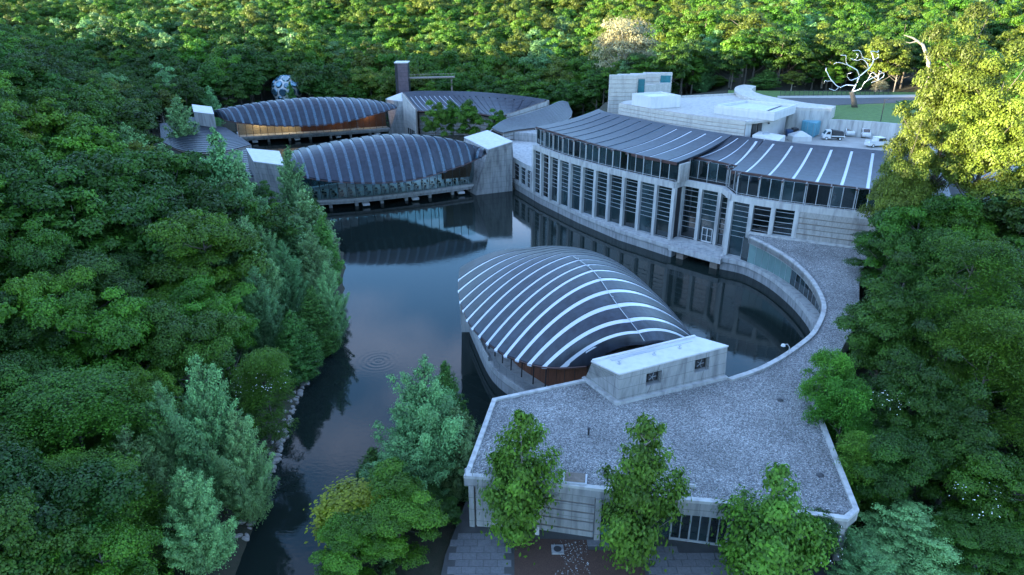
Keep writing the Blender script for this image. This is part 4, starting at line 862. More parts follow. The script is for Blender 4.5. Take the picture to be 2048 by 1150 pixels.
for k in range(12):
    MB().hexa(*[[p - Vector((0, 0, 0.3)) for p in (lambda a, b: [LA[0].lerp(LB[0], a), LA[1].lerp(LB[1], a), LA[1].lerp(LB[1], b), LA[0].lerp(LB[0], b)])(k / 12, (k + 0.78) / 12)], (lambda a, b: [LA[0].lerp(LB[0], a), LA[1].lerp(LB[1], a), LA[1].lerp(LB[1], b), LA[0].lerp(LB[0], b)])(k / 12, (k + 0.78) / 12)]).build('roof_panel', M_COPPER, lw)
MB().prism([V2(p) for p in (LA[0], LB[0], LB[1], LA[1])], 0.5, 6.7).build('walls', M_CONC, lw)

# lift tower and footbridge
tw = empty('lift_tower', (-35, 233, 0)); tag(tw, 'tall slim dark copper lift tower rising behind the far pavilion', 'tower')
a, b_ = PY(794.5, 190, 236), PY(819.5, 190, 236); z1 = PY(805, 125.5, 236).z
MB().prism([(a.x, 234.4), (b_.x, 234.4), (b_.x, 239), (a.x, 239)], 0.5, z1).build('tower_shaft', M_COPPER, tw)
for k in range(14): MB().prism([(a.x + 0.9, 234.32), (b_.x + 0.05, 234.32), (b_.x + 0.05, 234.4), (a.x + 0.9, 234.4)], 2 + k * (z1 - 2) / 14, 2 + (k + 1) * (z1 - 2) / 14 - 0.07).build('cladding_panel', mat('violet_copper', (0.10, 0.075, 0.095), 0.4, 0.2, 1, metal=0.3), tw)
MB().prism([(a.x + 0.25, 234.3), (a.x + 0.8, 234.3), (a.x + 0.8, 234.42), (a.x + 0.25, 234.42)], 1, z1 - 0.4).build('glass_slot', M_DARK, tw)
MB().prism([(a.x - 0.1, 234.2), (b_.x + 0.15, 234.2), (b_.x + 0.15, 239.1), (a.x - 0.1, 239.1)], z1, z1 + 0.3).build('tower_cap', M_WHITE, tw)
fb_ = empty('footbridge', (-25, 237, 18)); tag(fb_, 'slender footbridge running from the lift tower into the trees', 'footbridge')
zb = PY(850, 156, 237).z
MB().bar((b_.x, 237, zb), (-19, 240, zb), 2.2, 0.35).build('deck', M_CEDAR, fb_); mm_ = MB()
for k in range(16): q = Vector((b_.x, 235.9, zb)).lerp(Vector((-19, 238.9, zb)), k / 15); mm_.bar(q, q + Vector((0, 0, 1.2)), 0.08)
mm_.bar((b_.x, 235.9, zb + 1.2), (-19, 238.9, zb + 1.2), 0.1); mm_.build('railing', M_CEDAR, fb_)
for x_, y_ in ((-20, 240),): MB().bar((x_, y_, tz(x_, y_)), (x_, y_, zb), 0.5).build('pier', M_CEDAR, fb_)

# ------------------------------------------------------------------ white stone building up the slope
ub = empty('white_stone_building', (45, 150, 14)); tag(ub, 'white banded stone building with flat roofs above the gallery roof', 'building')
ZU, ZY, ZL = 19.6, 14.5, 17.8
u_ = lambda u, v, z: V2(P(u, v, z))
fA = [u_(1238, 207, ZU), u_(1320, 221, ZU), u_(1405, 233, ZU), u_(1491, 243, ZU)]
courses(ub, fA, 14.0, ZU, 7, 0.1, 0.5, M_WHITEC, side=0.05, backm=mat('warm_joint', (0.28, 0.22, 0.18), 0.85))
UR = fA + [u_(1560, 236, ZU), u_(1600, 208, ZU), u_(1540, 192, ZU), u_(1473, 188, ZU), u_(1362, 193.5, ZU), u_(1250, 200, ZU)]
MB().prism([p for p in UR], ZU - 0.6, ZU - 0.15).build('roof_deck', M_WHITEC, ub)
MB().prism([fA[0] + Vector((0.6, 0.6)), fA[3] + Vector((-0.3, 1.0)), u_(1500, 236, ZU), u_(1473, 190, ZU), u_(1362, 195, ZU), u_(1252, 201, ZU)], 13.5, ZU - 0.6).build('building_core', M_WHITEC, ub)
MB().ribbon([u_(1362, 193.5, ZU), u_(1473, 188, ZU)], 0, 0.4, ZU - 0.3, ZU + 0.25).build('parapet', M_WHITEC, ub)
# tower with stepped fins
tz1 = 23.3
ty0 = P(1218, 215, 19.0); TX0, TX1, TYf = PY(1220.5, 150.5, 186).x, PY(1344, 151.5, 186).x, 178.0
fins = [(1220.5, 1275, 150.5, 180.0), (1237, 1291, 148.8, 184.0), (1262, 1319, 147.5, 188.5), (1288, 1344, 145.5, 193.0)]
for i, (u0, u1, vt, Y) in enumerate(fins):
    a_, b2 = PY(u0, vt, Y), PY(u1, vt + 4.5, Y)
    fn = empty('fin_wall'); fn.parent = ub; fn.matrix_parent_inverse = ub.matrix_basis.inverted(); fn.name = 'fin_wall'
    z0_, zt_ = 13.0, a_.z
    MB().prism([(a_.x, Y), (b2.x, Y), (b2.x, Y + 1.0), (a_.x, Y + 1.0)], z0_, zt_).build('fin_core', mat('warm_joint', (0.28, 0.22, 0.18)), fn)
    for k in range(11):
        MB().prism([(a_.x - 0.08, Y - 0.14), (b2.x + 0.08, Y - 0.14), (b2.x + 0.08, Y + 1.05), (a_.x - 0.08, Y + 1.05)], z0_ + k * (zt_ - z0_) / 11, z0_ + (k + 1) * (zt_ - z0_) / 11 - (0.09 if k < 10 else -0.02)).build('concrete_course', M_WHITEC, fn)
a_, b2 = PY(1262, 165, 189), PY(1344, 165, 189)
MB().prism([(PY(1232, 160, 186).x, 182.2), (a_.x + 3, 185), (b2.x, 190), (b2.x, 198), (PY(1250, 160, 186).x, 197)], 13, 21.0).build('tower_body', M_WHITEC, ub)
MB().bar((*V2(PY(1276, 172, 183.5)), 21.0), (*V2(PY(1289, 172, 183.5)), 21.0), 0.1, 3.4).build('teal_window', M_GLASST, ub)
MB().bar((*V2(PY(1320, 172, 190.5)), 21.2), (*V2(PY(1340, 172, 190.5)), 21.2), 0.1, 3.2).build('teal_window', M_GLASST, ub)
# penthouse box
Bt = [u_(1264.6, 187.4, 22.0), u_(1302.5, 194.6, 22.0), u_(1362, 191.5, 22.0), u_(1323, 184, 22.0)]
MB().prism(Bt, ZU - 0.1, 21.8).build('penthouse', M_WHITE, ub)
MB().ribbon(Bt + [Bt[0]], 0.0, -0.35, 21.8, 22.1).build('penthouse_parapet', M_WHITE, ub)
# second box, with loading dock under its right side
Bt = [u_(1429.7, 210, 21.2), u_(1549.7, 224, 21.2), u_(1593, 209, 21.2), u_(1493, 199.7, 21.2)]
MB().prism(Bt, ZU - 0.2, 20.7).build('dock_roof', M_WHITE, ub); MB().ribbon(Bt + [Bt[0]], 0.0, -0.4, 20.7, 21.2).build('dock_parapet', M_WHITE, ub)
c0, c1, c2 = fA[3] + Vector((0.2, 0.4)), Bt[1] + Vector((-1.2, 2.4)), Bt[2] + Vector((-0.2, 4))
MB().ribbon([c0, Vector((c0.x + 1.8, c0.y + 1.6))], -0.3, 0.0, 13.5, ZU).build('dock_wall', M_WHITE, ub)
MB().ribbon([Vector((c0.x + 1.8, c0.y + 1.6)), c1], -0.6, -0.2, 13.5, ZU - 0.2).build('dock_wall', M_WHITEC, ub)
dd = (c1 - Vector((c0.x + 1.8, c0.y + 1.6))); 
for t_ in (0.25, 0.72):
    q = Vector((c0.x + 1.8, c0.y + 1.6)) + dd * t_; MB().box(q, dd, dd.length * 0.33, 0.2, ZY, ZU - 1.0).build('dock_door', M_DARKM, ub)
MB().ribbon([c1, c2], -0.5, 0, 13.5, 20.7).build('dock_side_wall', M_WHITE, ub)
MB().prism([c1 + Vector((-1, 0.5)), c2 + Vector((-1, 0)), u_(1493, 199.7, 19)], 13.5, ZU - 0.3).build('dock_core', M_WHITEC, ub)
for t_ in (0.2, 0.7):
    q = c1.lerp(c2, t_) + Vector((0.15, -0.1)); MB().box(q, (1, 0.3), 0.3, 0.4, 18.0, 18.3).build('wall_lamp', M_DARKM, ub)
# white banded curved wall with a hook, running to the yard wall
cw = empty('curved_wall', (60, 165, 14)); tag(cw, 'pale thick curved wall with hooked end sweeping down to the service yard', 'wall')
CO = [(1512, 172), (1490, 169), (1473, 173), (1469, 180), (1478, 188), (1510, 198), (1560, 209), (1600, 215), (1664, 217)]
CI = [(1511, 173.5), (1506, 176), (1504, 180), (1511, 184.5), (1528, 190), (1556, 196), (1585, 201), (1625, 207), (1672, 211.5)]
ZC = 20.2
co, ci2 = [u_(u, v, ZC) for u, v in CO], [u_(u, v, ZC) for u, v in CI]
cof, cif = [V2(p) for p in resample([Vector((*p, 0)) for p in co], 24)], [V2(p) for p in resample([Vector((*p, 0)) for p in ci2], 24)]
for k in range(12):
    MB().prism([cof[2 * k], cof[2 * k + 1], cof[2 * k + 2], cif[2 * k + 2], cif[2 * k + 1], cif[2 * k]], 13.5, ZC + (0.0 if k % 2 else 0.012)).build('wall_segment', M_WHITEC, cw)
MB().ribbon(cof[14:], -0.05, 0.06, 13.5, ZC - 0.6).build('ribbed_face', M_CONCL, cw)
# service yard, retaining wall, lawn, road
yard = MB().prism([Vector(p) for p in [(46, 138), (58, 121), (74, 113), (96, 118), (100, 150), (84, 157.5), (70.5, 156), (60, 162), (50, 150)]], 13.6, ZY).build('service_yard', M_YARD); tag(yard, kind='structure')
rwl = [cof[-1] + Vector((-0.2, -0.2)), V2(P(1720, 243, ZL)), V2(P(1797, 249, ZL)), V2(P(1870, 256, ZL))]
rt = empty('retaining_wall', (84, 158, ZY)); tag(rt, 'long pale retaining wall between the service yard and the lawn', 'wall')
for k in range(12):
    s_ = resample([Vector((*p, 0)) for p in rwl], 12); MB().ribbon([s_[k], s_[k].lerp(s_[k + 1], 0.985)], 0, -0.6, 13.8, ZL + 0.12).build('wall_panel', M_CONCL, rt)
lawn = MB().prism(offset([V2(p) for p in s_], -0.55) + [Vector((112, 160)), Vector((112, 196)), Vector((60, 200)), Vector((56, 186)), Vector((59, 176))] + [c_ + Vector((0.5, 0.5)) for c_ in cif[10::4]], 13.8, ZL - 0.05).build('lawn', M_GRASS); tag(lawn, kind='structure')
def sheet(name, pts, z, m, kind='structure'):
    o = MB().prism([V2(p) for p in pts], z - 0.15, z).build(name, m); tag(o, kind=kind); return o
sheet('road', [P(1555, 196, ZL), P(1700, 196.5, ZL), P(1850, 194.5, ZL), P(2048, 193, ZL), P(2048, 205, ZL), P(1885, 206, ZL), P(1800, 205.5, ZL), P(1734, 207.5, ZL), P(1660, 211, ZL), P(1575, 202, ZL)], ZL + 0.02, M_ASPH)
sheet('path', [P(1885, 206, ZL), P(1835, 222, ZL), P(1800, 249, ZL), P(1830, 253, ZL), P(1862, 226, ZL), P(1915, 208, ZL)], ZL + 0.03, M_PATH)
sheet('pavement', [P(1555, 192.5, ZL), P(1850, 190, ZL), P(2048, 188, ZL), P(2048, 193, ZL), P(1850, 194.5, ZL), P(1700, 196.5, ZL), P(1555, 196, ZL)], ZL + 0.12, M_PATH)
# fence behind the road
fn = empty('boundary_fence', (80, 192, ZL)); tag(fn, 'dark metal picket fence behind the road at the forest edge', 'fence')
fa_, fb2 = P(1560, 192, ZL + 0.1), P(1785, 189.5, ZL + 0.1)
for k in range(24):
    q0, q1 = fa_.lerp(fb2, k / 24), fa_.lerp(fb2, (k + 1) / 24); m_ = MB(); 
    for j in range(1, 8): q = q0.lerp(q1, j / 8); m_.bar(q, q + Vector((0, 0, 1.25)), 0.035)
    m_.bar(q0 + Vector((0, 0, 1.25)), q1 + Vector((0, 0, 1.25)), 0.05); m_.bar(q0 + Vector((0, 0, 0.15)), q1 + Vector((0, 0, 0.15)), 0.05)
    m_.build('fence_panel', M_DARKM, fn); MB().bar(q0, q0 + Vector((0, 0, 1.4)), 0.1).build('post', M_DARKM, fn)
# lamp post
q = P(1761, 243, ZL); lp = MB().bar(q, q + Vector((0, 0, 4.6)), 0.12).build('lamp_post', M_DARKM); tag(lp, 'slim dark lamp post standing on the lawn above the retaining wall', 'lamp post'); MB().bar(q + Vector((-0.1, 0, 4.6)), q + Vector((0.8, 0, 4.65)), 0.3, 0.14).build('lamp_head', M_DARKM, lp)
# steel tree sculpture
sc_ = empty('steel_tree_sculpture', P(1708, 214, ZL)); tag(sc_, 'bare silvery metal tree sculpture leaning on the lawn by the road', 'sculpture')
YS = P(1708, 214, ZL).y
def zz_(x, y, dy=0): return PY(1350 + x / 2.934, y / 2.934, YS + dy)
MB().tube([PY(1709, 215.5, YS), zz_(1050, 590), zz_(1035, 540)], [0.75, 0.6, 0.5], 9).build('trunk', M_BARK, sc_, True)
brs = [([(1035, 545, 0), (1060, 500, 0), (1082, 450, .5), (1140, 400, 1), (1165, 350, 1.5), (1150, 300, 2), (1190, 308, 2.5), (1193, 295, 3)], .42), ([(1035, 545, 0), (1090, 520, -1), (1120, 480, -1.5), (1180, 450, -2), (1195, 470, -2.2), (1150, 485, -2.5)], .36),
       ([(1060, 505, 0), (1010, 500, 1), (960, 512, 1.5), (925, 475, 2), (890, 425, 2.2), (885, 400, 2.4)], .32), ([(1080, 455, 0), (1030, 470, -1), (1012, 440, -1.5), (1040, 425, -2)], .24), ([(1085, 450, 0), (1060, 405, -1), (1010, 380, -1.2), (1003, 330, -1.4), (975, 322, -1.6)], .26),
       ([(1140, 402, 1), (1110, 350, 1.5), (1060, 355, 2), (1030, 345, 2)], .18), ([(1060, 355, 2), (1075, 325, 2), (1066, 315, 2.2)], .12), ([(1150, 350, 1.2), (1100, 335, 1), (1085, 300, .5), (1045, 298, 0)], .15), ([(925, 478, 2), (880, 475, 2), (875, 490, 2.2)], .13), ([(1010, 382, -1.2), (960, 365, -1.2), (930, 375, -1)], .15),
       ([(1180, 450, -2), (1210, 430, -2), (1200, 415, -2)], .16), ([(1180, 452, -2), (1160, 425, -2), (1130, 470, -1.8)], .14), ([(1195, 468, -2.2), (1225, 445, -2.4), (1222, 425, -2.6)], .12), ([(960, 512, 1.5), (940, 530, 1), (905, 520, 1)], .13), ([(1165, 352, 1.5), (1190, 340, 1.5), (1195, 320, 1.2)], .12)]
for pts, r0 in brs:
    r0 *= 0.5
    pp = [zz_(*p) for p in pts]; pp = [spline(pp)(k / 14) + Vector((random.uniform(-.1, .1), 0, random.uniform(-.1, .1))) for k in range(15)]
    MB().tube(pp, [max(0.07, r0 * (1 - 0.75 * k / 14)) for k in range(15)], 6).build('branch', M_STEEL, sc_, True)
# container, vehicles, boxes
def ctn():
    rt = empty('storage_container', P(1620, 270, ZY)); tag(rt, 'pale blue steel storage container standing in the service yard', 'container')
    A_, B_, C_ = P(1600, 270, ZY), P(1627, 276, ZY), P(1643, 266, ZY); D_ = A_ + (C_ - B_); bt = [V2(p) for p in (A_, B_, C_, D_)]; z0, z1 = ZY + 0.15, ZY + 3.1
    MB().prism(bt, z0, z1).build('container_body', M_BLUE, rt)
    def face(a, b, n, nm):
        d = (b - a).normalized(); nn = Vector((d.y, -d.x))
        for k in range(n):
            p, q = a.lerp(b, (k + 0.15) / n), a.lerp(b, (k + 0.75) / n); MB().bar((*(p + nn * 0.03), (z0 + z1) / 2), (*(q + nn * 0.03), (z0 + z1) / 2), 0.08, z1 - z0 - 0.3).build(nm, M_BLUE, rt)
    face(bt[0], bt[1], 2, 'door'); face(bt[1], bt[2], 14, 'corrugation')
    for t_ in (0.2, 0.42, 0.6, 0.85): q = bt[0].lerp(bt[1], t_) + (bt[1] - bt[0]).normalized().yx * 0; MB().bar((*(q + Vector((0.05, -0.15))), z0 + 0.1), (*(q + Vector((0.05, -0.15))), z1 - 0.1), 0.06).build('lock_bar', M_METAL, rt)
ctn()
def vehicle(kind, loc, rz, label, cat):
    v = empty(kind, loc, rz); tag(v, label, cat)
    def pt(name, mb, m): o = mb.build(name, m, None); o.parent = v; return o
    # x is forward
    prof = [(2.1, 0.35), (2.15, 0.95), (1.9, 1.15), (1.45, 1.95), (0.55, 2.02), (0.5, 0.35)] if kind == 'flatbed_truck' else [(2.2, 0.35), (2.25, 0.95), (1.75, 1.15), (1.2, 1.9), (-0.5, 1.95), (-0.5, 1.0), (-2.2, 0.95), (-2.2, 0.35)]
    n_ = len(prof); vv = [(x, -0.85, z) for x, z in prof] + [(x, 0.85, z) for x, z in prof]
    pt('cab', MB().add(vv, [tuple(range(n_)), tuple(range(2 * n_ - 1, n_ - 1, -1))] + [(i, n_ + i, n_ + (i + 1) % n_, (i + 1) % n_) for i in range(n_)]), M_VWHITE)
    xa, za, xb, zb = (1.87, 1.2, 1.5, 1.88) if kind == 'flatbed_truck' else (1.7, 1.2, 1.24, 1.83)
    pt('windscreen', MB().hexa([(xa + .03, -.72, za), (xa + .03, .72, za), (xa - .05, .72, za), (xa - .05, -.72, za)], [(xb + .04, -.68, zb), (xb + .04, .68, zb), (xb - .05, .68, zb), (xb - .05, -.68, zb)]), M_GLASSD)
    for s_ in (-1, 1):
        x1 = 0.7 if kind == 'flatbed_truck' else -0.3
        pt('side_window', MB().hexa([(x1, s_ * .84, 1.2), (1.6, s_ * .84, 1.2), (1.6, s_ * .87, 1.2), (x1, s_ * .87, 1.2)], [(x1, s_ * .84, 1.8), (1.25, s_ * .84, 1.8), (1.25, s_ * .87, 1.8), (x1, s_ * .87, 1.8)]), M_GLASSD)
        pt('headlight', MB().prism([(2.1, s_ * .6 - .15), (2.19, s_ * .6 - .15), (2.19, s_ * .6 + .15), (2.1, s_ * .6 + .15)], 0.7, 0.9), M_METAL)
        for x_ in (1.35, -1.35):
            w = pt('wheel', MB().tube([(x_, s_ * .66, .34), (x_, s_ * .9, .34)], .34, 14), M_TYRE); r_ = MB().tube([(x_, s_ * .88, .34), (x_, s_ * .92, .34)], .2, 12).build('rim', M_VWHITE, None); r_.parent = w
    pt('bumper', MB().prism([(2.1, -.85), (2.3, -.85), (2.3, .85), (2.1, .85)], .35, .6), M_METAL)
    if kind == 'flatbed_truck':
        pt('load_bed', MB().prism([(-2.3, -.9), (.4, -.9), (.4, .9), (-2.3, .9)], .75, .95), M_VWHITE)
        pt('load_cover', MB().hexa([(-2.1, -.8, .95), (.35, -.8, .95), (.35, .8, .95), (-2.1, .8, .95)], [(-1.9, -.6, 1.75), (.3, -.7, 2.05), (.3, .7, 2.05), (-1.9, .6, 1.75)]), M_COVER)
        pt('chassis', MB().prism([(-2.2, -.4), (.6, -.4), (.6, .4), (-2.2, .4)], .4, .75), M_DARKM)
    else:
        for s_ in (-1, 1): pt('bed_side', MB().prism([(-2.2, s_ * .8 - .05), (-.5, s_ * .8 - .05), (-.5, s_ * .8 + .05), (-2.2, s_ * .8 + .05)], .95, 1.3), M_VWHITE)
        pt('roof_rack', MB().bar((-2.1, -.75, 1.95), (-.5, -.75, 2.05), .06).bar((-2.1, .75, 1.95), (-.5, .75, 2.05), .06).bar((-2.1, -.75, 1.95), (-2.1, .75, 1.95), .06).bar((-2.1, -.75, 1.3), (-2.1, -.75, 1.95), .06).bar((-2.1, .75, 1.3), (-2.1, .75, 1.95), .06), M_METAL)
    return v
vehicle('flatbed_truck', P(1664, 279, ZY), R(170), 'small white truck with dark covered load bed beside the blue container', 'truck')
vehicle('utility_cart', P(1693, 270, ZY), R(-95), 'white utility truck parked behind the flatbed truck by the wall', 'utility truck')
vehicle('utility_cart', P(1727, 273, ZY), R(-100), 'white utility truck rightmost of the yard vehicles by the wall', 'utility truck')
vehicle('utility_cart', P(1752, 293, ZY), R(12), 'white utility truck with ladder rack half hidden behind the gallery roof', 'utility truck')
q = P(1537, 278, 16.6); wb = MB().prism([u_(1505, 269, 17.3), u_(1557, 281, 17.3), u_(1571, 270, 17.3), u_(1519, 261, 17.3)], 14.2, 17.2); wbo = wb.build('equipment_housing', M_WHITE); tag(wbo, 'white flat-topped equipment housing just behind the gallery roof ridge', 'housing'); MB().box(V2(P(1532, 266, 17.4)), (1, 0.2), 1.2, 0.8, 17.2, 17.5).build('vent', M_METAL, wbo)
q = P(1598, 281, ZY); MBc = MB().hexa([q + Vector(v) for v in [(-2, -1.5, 0), (2, -1.5, 0), (2, 1.5, 0), (-2, 1.5, 0)]], [q + Vector(v) for v in [(-2, -1.5, 1.1), (2, -1.5, 1.1), (2, 1.5, 1.1), (-2, 1.5, 1.1)]]).hexa([q + Vector(v) for v in [(-2, -1.5, 1.1), (2, -1.5, 1.1), (2, 1.5, 1.1), (-2, 1.5, 1.1)]], [q + Vector(v) for v in [(-.2, -.2, 2.0), (.4, -.2, 2.0), (.4, .2, 2.0), (-.2, .2, 2.0)]])
tag(MBc.build('white_canopy', M_WHITE), 'white peaked canopy cover in front of the blue container', 'canopy')
for (u, v, w_, h_, m_, lb, ct_) in [(1577, 272, 1.3, 1.2, M_BLUED, 'dark blue wheeled bin left of the others beside the dock wall', 'bin'), (1588, 271, 1.2, 1.5, M_DARKM, 'black wheeled bin between the blue bin and the container', 'bin'), (1595, 273, 1.0, 1.1, M_DARKM, 'small dark bin touching the corner of the blue container', 'bin')]:
    q = P(u, v, ZY); o = MB().hexa([q + Vector((x * w_ * .4, y * w_ * .4, .1)) for x, y in ((-1, -1), (1, -1), (1, 1), (-1, 1))], [q + Vector((x * w_ * .5, y * w_ * .5, h_)) for x, y in ((-1, -1), (1, -1), (1, 1), (-1, 1))]).build('wheeled_bin', m_); tag(o, lb, ct_)
    MB().hexa([q + Vector((x * w_ * .53, y * w_ * .53, h_)) for x, y in ((-1, -1), (1, -1), (1, 1), (-1, 1))], [q + Vector((x * w_ * .45, y * w_ * .45 + .05, h_ + .15)) for x, y in ((-1, -1), (1, -1), (1, 1), (-1, 1))]).build('lid', m_, o); MB().tube([q + Vector((-w_ * .4, w_ * .45, .15)), q + Vector((w_ * .4, w_ * .45, .15))], .14, 10).build('wheel', M_TYRE, o)
for (u, v, lb) in [(1712, 262, 'white folding table against the wall between two utility trucks'), (1749, 264, 'white folding table right of the last utility truck')]:
    q = P(u, v, ZY); o = empty('folding_table', q); tag(o, lb, 'table'); m_ = MB().prism([(-1.2, -.4), (1.2, -.4), (1.2, .4), (-1.2, .4)], 1.3, 1.4).build('table_top', M_WHITE, None); m_.parent = o
    for x_, y_ in ((-1, -.3), (1, -.3), (1, .3), (-1, .3)): m_ = MB().bar((x_, y_, 0), (x_, y_, 1.3), .08).build('leg', M_METAL, None); m_.parent = o

# mirrored fly's-eye dome
dm = empty('mirrored_dome', (-84, 262, 4)); tag(dm, 'white geodesic dome dotted with round mirrored windows among far trees', 'dome')
DC = PY(574, 181, 262); DR = 27 / 1400 * 268
import bmesh
bm = bmesh.new(); bmesh.ops.create_icosphere(bm, subdivisions=3, radius=DR); me = bpy.data.meshes.new('dome_shell'); bm.to_mesh(me); bm.free(); me.materials.append(M_WHITE); me.shade_smooth()
o = bpy.data.objects.new('dome_shell', me); COL.objects.link(o); o.location = DC; o.parent = dm; o.matrix_parent_inverse = dm.matrix_basis.inverted()
bm = bmesh.new(); bmesh.ops.create_icosphere(bm, subdivisions=2, radius=1)
for v in bm.verts:
    n_ = v.co.normalized()
    if n_.z < -0.5 or n_.y > 0.5: continue
    c_ = DC + n_ * DR * 0.985; r_ = DR * (0.27 if len(v.link_edges) == 6 else 0.2)
    MB().tube([c_, c_ + n_ * 0.35], [r_, r_ * 0.8], 14).build('round_window', mat('mirror_window', (0.10, 0.2, 0.26), 0.06, 0.3, spec=0.9, metal=0.6), dm)
bm.free()
MB().lathe((DC.x, DC.y, tz(DC.x, DC.y) - 0.5), [(DR * 0.75, 0), (DR * 0.7, max(1, DC.z - DR * 0.7 - tz(DC.x, DC.y)))], 20).build('base_ring', M_CONC, dm)
# winding path beyond the far abutment
pc = [(447, 222), (455, 212), (461, 203), (455, 197), (449, 193), (458, 190), (440, 187.5)]
pts = []
for u, v in pc:
    Y = 235.0
    for _ in range(12):
        p = PY(u, v, Y); 
        for __ in range(4): p = P(u, v, tz(p.x, p.y) + 0.1)
        break
    pts.append(p)
pw = [V2(p) for p in resample([Vector((p.x, p.y, 0)) for p in pts], 24)]; ol, orr = offset(pw, 1.1), offset(pw, -1.1)
vv = [(p.x, p.y, tz(p.x, p.y) + 0.15) for p in ol] + [(p.x, p.y, tz(p.x, p.y) + 0.15) for p in orr]; n_ = len(ol)
tag(MB().add(vv, [(i, i + 1, n_ + i + 1, n_ + i) for i in range(n_ - 1)]).build('path', M_PATH), kind='structure')

# ------------------------------------------------------------------ entrance plaza
pz = MB().prism([Vector(p) for p in [(-6.5, 30), (30, 30), (30, 47), (-1, 50.5), (-4.2, 50.5), (-5.5, 44)]], 1.2, 1.84).build('plaza', mat('joint_sand', (0.06, 0.06, 0.058))); tag(pz, kind='structure')
beds = [[(0.2, 30), (10.6, 30), (10.6, 44.3), (6.3, 44.6), (6.3, 45.7), (0.2, 45.9)]]
bedp = np.array(beds[0]); pm = None; cnt = 0
for j in range(int((47 - 36) / 0.75)):
    for i in range(int(25 / 1.15)):
        x0, y0 = -5.2 + i * 1.15 + (0.57 if j % 2 else 0), 36 + j * 0.75; cx_, cy_ = x0 + 0.57, y0 + 0.37
        if cy_ > 47.6 - 0.17 * (cx_ + 5) + 0.3 or cx_ < -5 + 0.05 * (44 - cy_): continue
        if float(poly_dist(np.array([cx_]), np.array([cy_]), bedp)[0]) < 0.5: continue
        if pm is None: o = MB().prism([(0.02, 0.02), (1.13, 0.02), (1.13, 0.73), (0.02, 0.73)], 0, 0.06).build('paver', M_PAVER, pz); pm = o; o.matrix_parent_inverse = Matrix()
        else: o = pm.copy(); COL.objects.link(o)
        o.parent = pz; o.matrix_parent_inverse = Matrix(); o.location = (x0, y0, 1.84 + random.uniform(-0.006, 0.008)); cnt += 1
bd = MB().prism([Vector(p) for p in beds[0]], 1.84, 1.90).build('planting_bed', M_MULCH); tag(bd, kind='structure')
# pale stones in the bed
def cobbles():
    col = bpy.data.collections.new('cobble_source')
    for s in range(3):
        m_ = bpy.data.meshes.new('cobble'); v = [(0, 0, .5), (0, 0, -.5), (1, 0, 0), (-.9, 0, 0), (0, .8, 0), (0, -.7, 0)]; m_.from_pydata([tuple(c * random.uniform(.8, 1.2) for c in p) for p in v], [], [(0, 2, 4), (0, 4, 3), (0, 3, 5), (0, 5, 2), (1, 4, 2), (1, 3, 4), (1, 5, 3), (1, 2, 5)]); m_.materials.append(M_STONE); col.objects.link(bpy.data.objects.new('cobble', m_))
    xs = rng.uniform(3.2, 6.2, 420); ys = rng.uniform(40.5, 45.6, 420); keep = (xs + 0.5 * np.sin(ys * 2) > 3.8) & (rng.random(420) < 0.8)
    xs, ys = xs[keep], ys[keep]; me = bpy.data.meshes.new('cobbles'); me.from_pydata([(a, b, 1.92) for a, b in zip(xs, ys)], [], []); n = len(xs)
    a = me.attributes.new('rot', 'FLOAT_VECTOR', 'POINT'); a.data.foreach_set('vector', np.stack([np.zeros(n), np.zeros(n), rng.uniform(0, 6, n)], 1).astype('f').ravel()); a = me.attributes.new('scl', 'FLOAT', 'POINT'); a.data.foreach_set('value', rng.uniform(.03, .075, n).astype('f'))
    o = bpy.data.objects.new('cobbles', me); COL.objects.link(o); tag(o, kind='stuff', label='pale cobbles scattered over the mulch bed by the entrance', cat='cobbles'); instancer(o, col, None)
cobbles()
q = P(1115, 1100, 1.9); o = empty('drain_cover', (q.x, q.y, 1.9)); tag(o, 'square concrete drain surround with round dark grate in the mulch bed', 'drain')
m_ = MB().prism([(-.5, -.5), (.5, -.5), (.5, .5), (-.5, .5)], 0, .12).build('surround', M_CONC, None); m_.parent = o; m_ = MB().lathe((0, 0, .12), [(.33, 0), (.33, .03), (.28, .035)], 16).build('grate', M_DARKM, None); m_.parent = o
q = P(1203, 1070, 1.9); o = empty('glass_bench', (q.x, q.y, 1.84), R(-8)); tag(o, 'long pale translucent bench against the wall left of the entrance doors', 'bench')
for nm, mb, m in [('seat', MB().prism([(-1.1, -.3), (1.1, -.3), (1.1, .3), (-1.1, .3)], .42, .5), M_BLUE), ('backrest', MB().prism([(-1.1, .26), (1.1, .26), (1.1, .33), (-1.1, .33)], .5, .95), M_GLASSG), ('leg', MB().prism([(-1.05, -.28), (-.95, -.28), (-.95, .28), (-1.05, .28)], 0, .42), M_METAL), ('leg', MB().prism([(.95, -.28), (1.05, -.28), (1.05, .28), (.95, .28)], 0, .42), M_METAL)]:
    m_ = mb.build(nm, m, None); m_.parent = o
q = P(1074, 1058, 2.2); tag(MB().box(V2(q) + Vector((0, -.3)), (1, -.1), .35, .2, 1.9, 2.8).build('wall_plaque_post', M_WHITE), 'small white utility box on a post against the banded front wall', 'utility box')

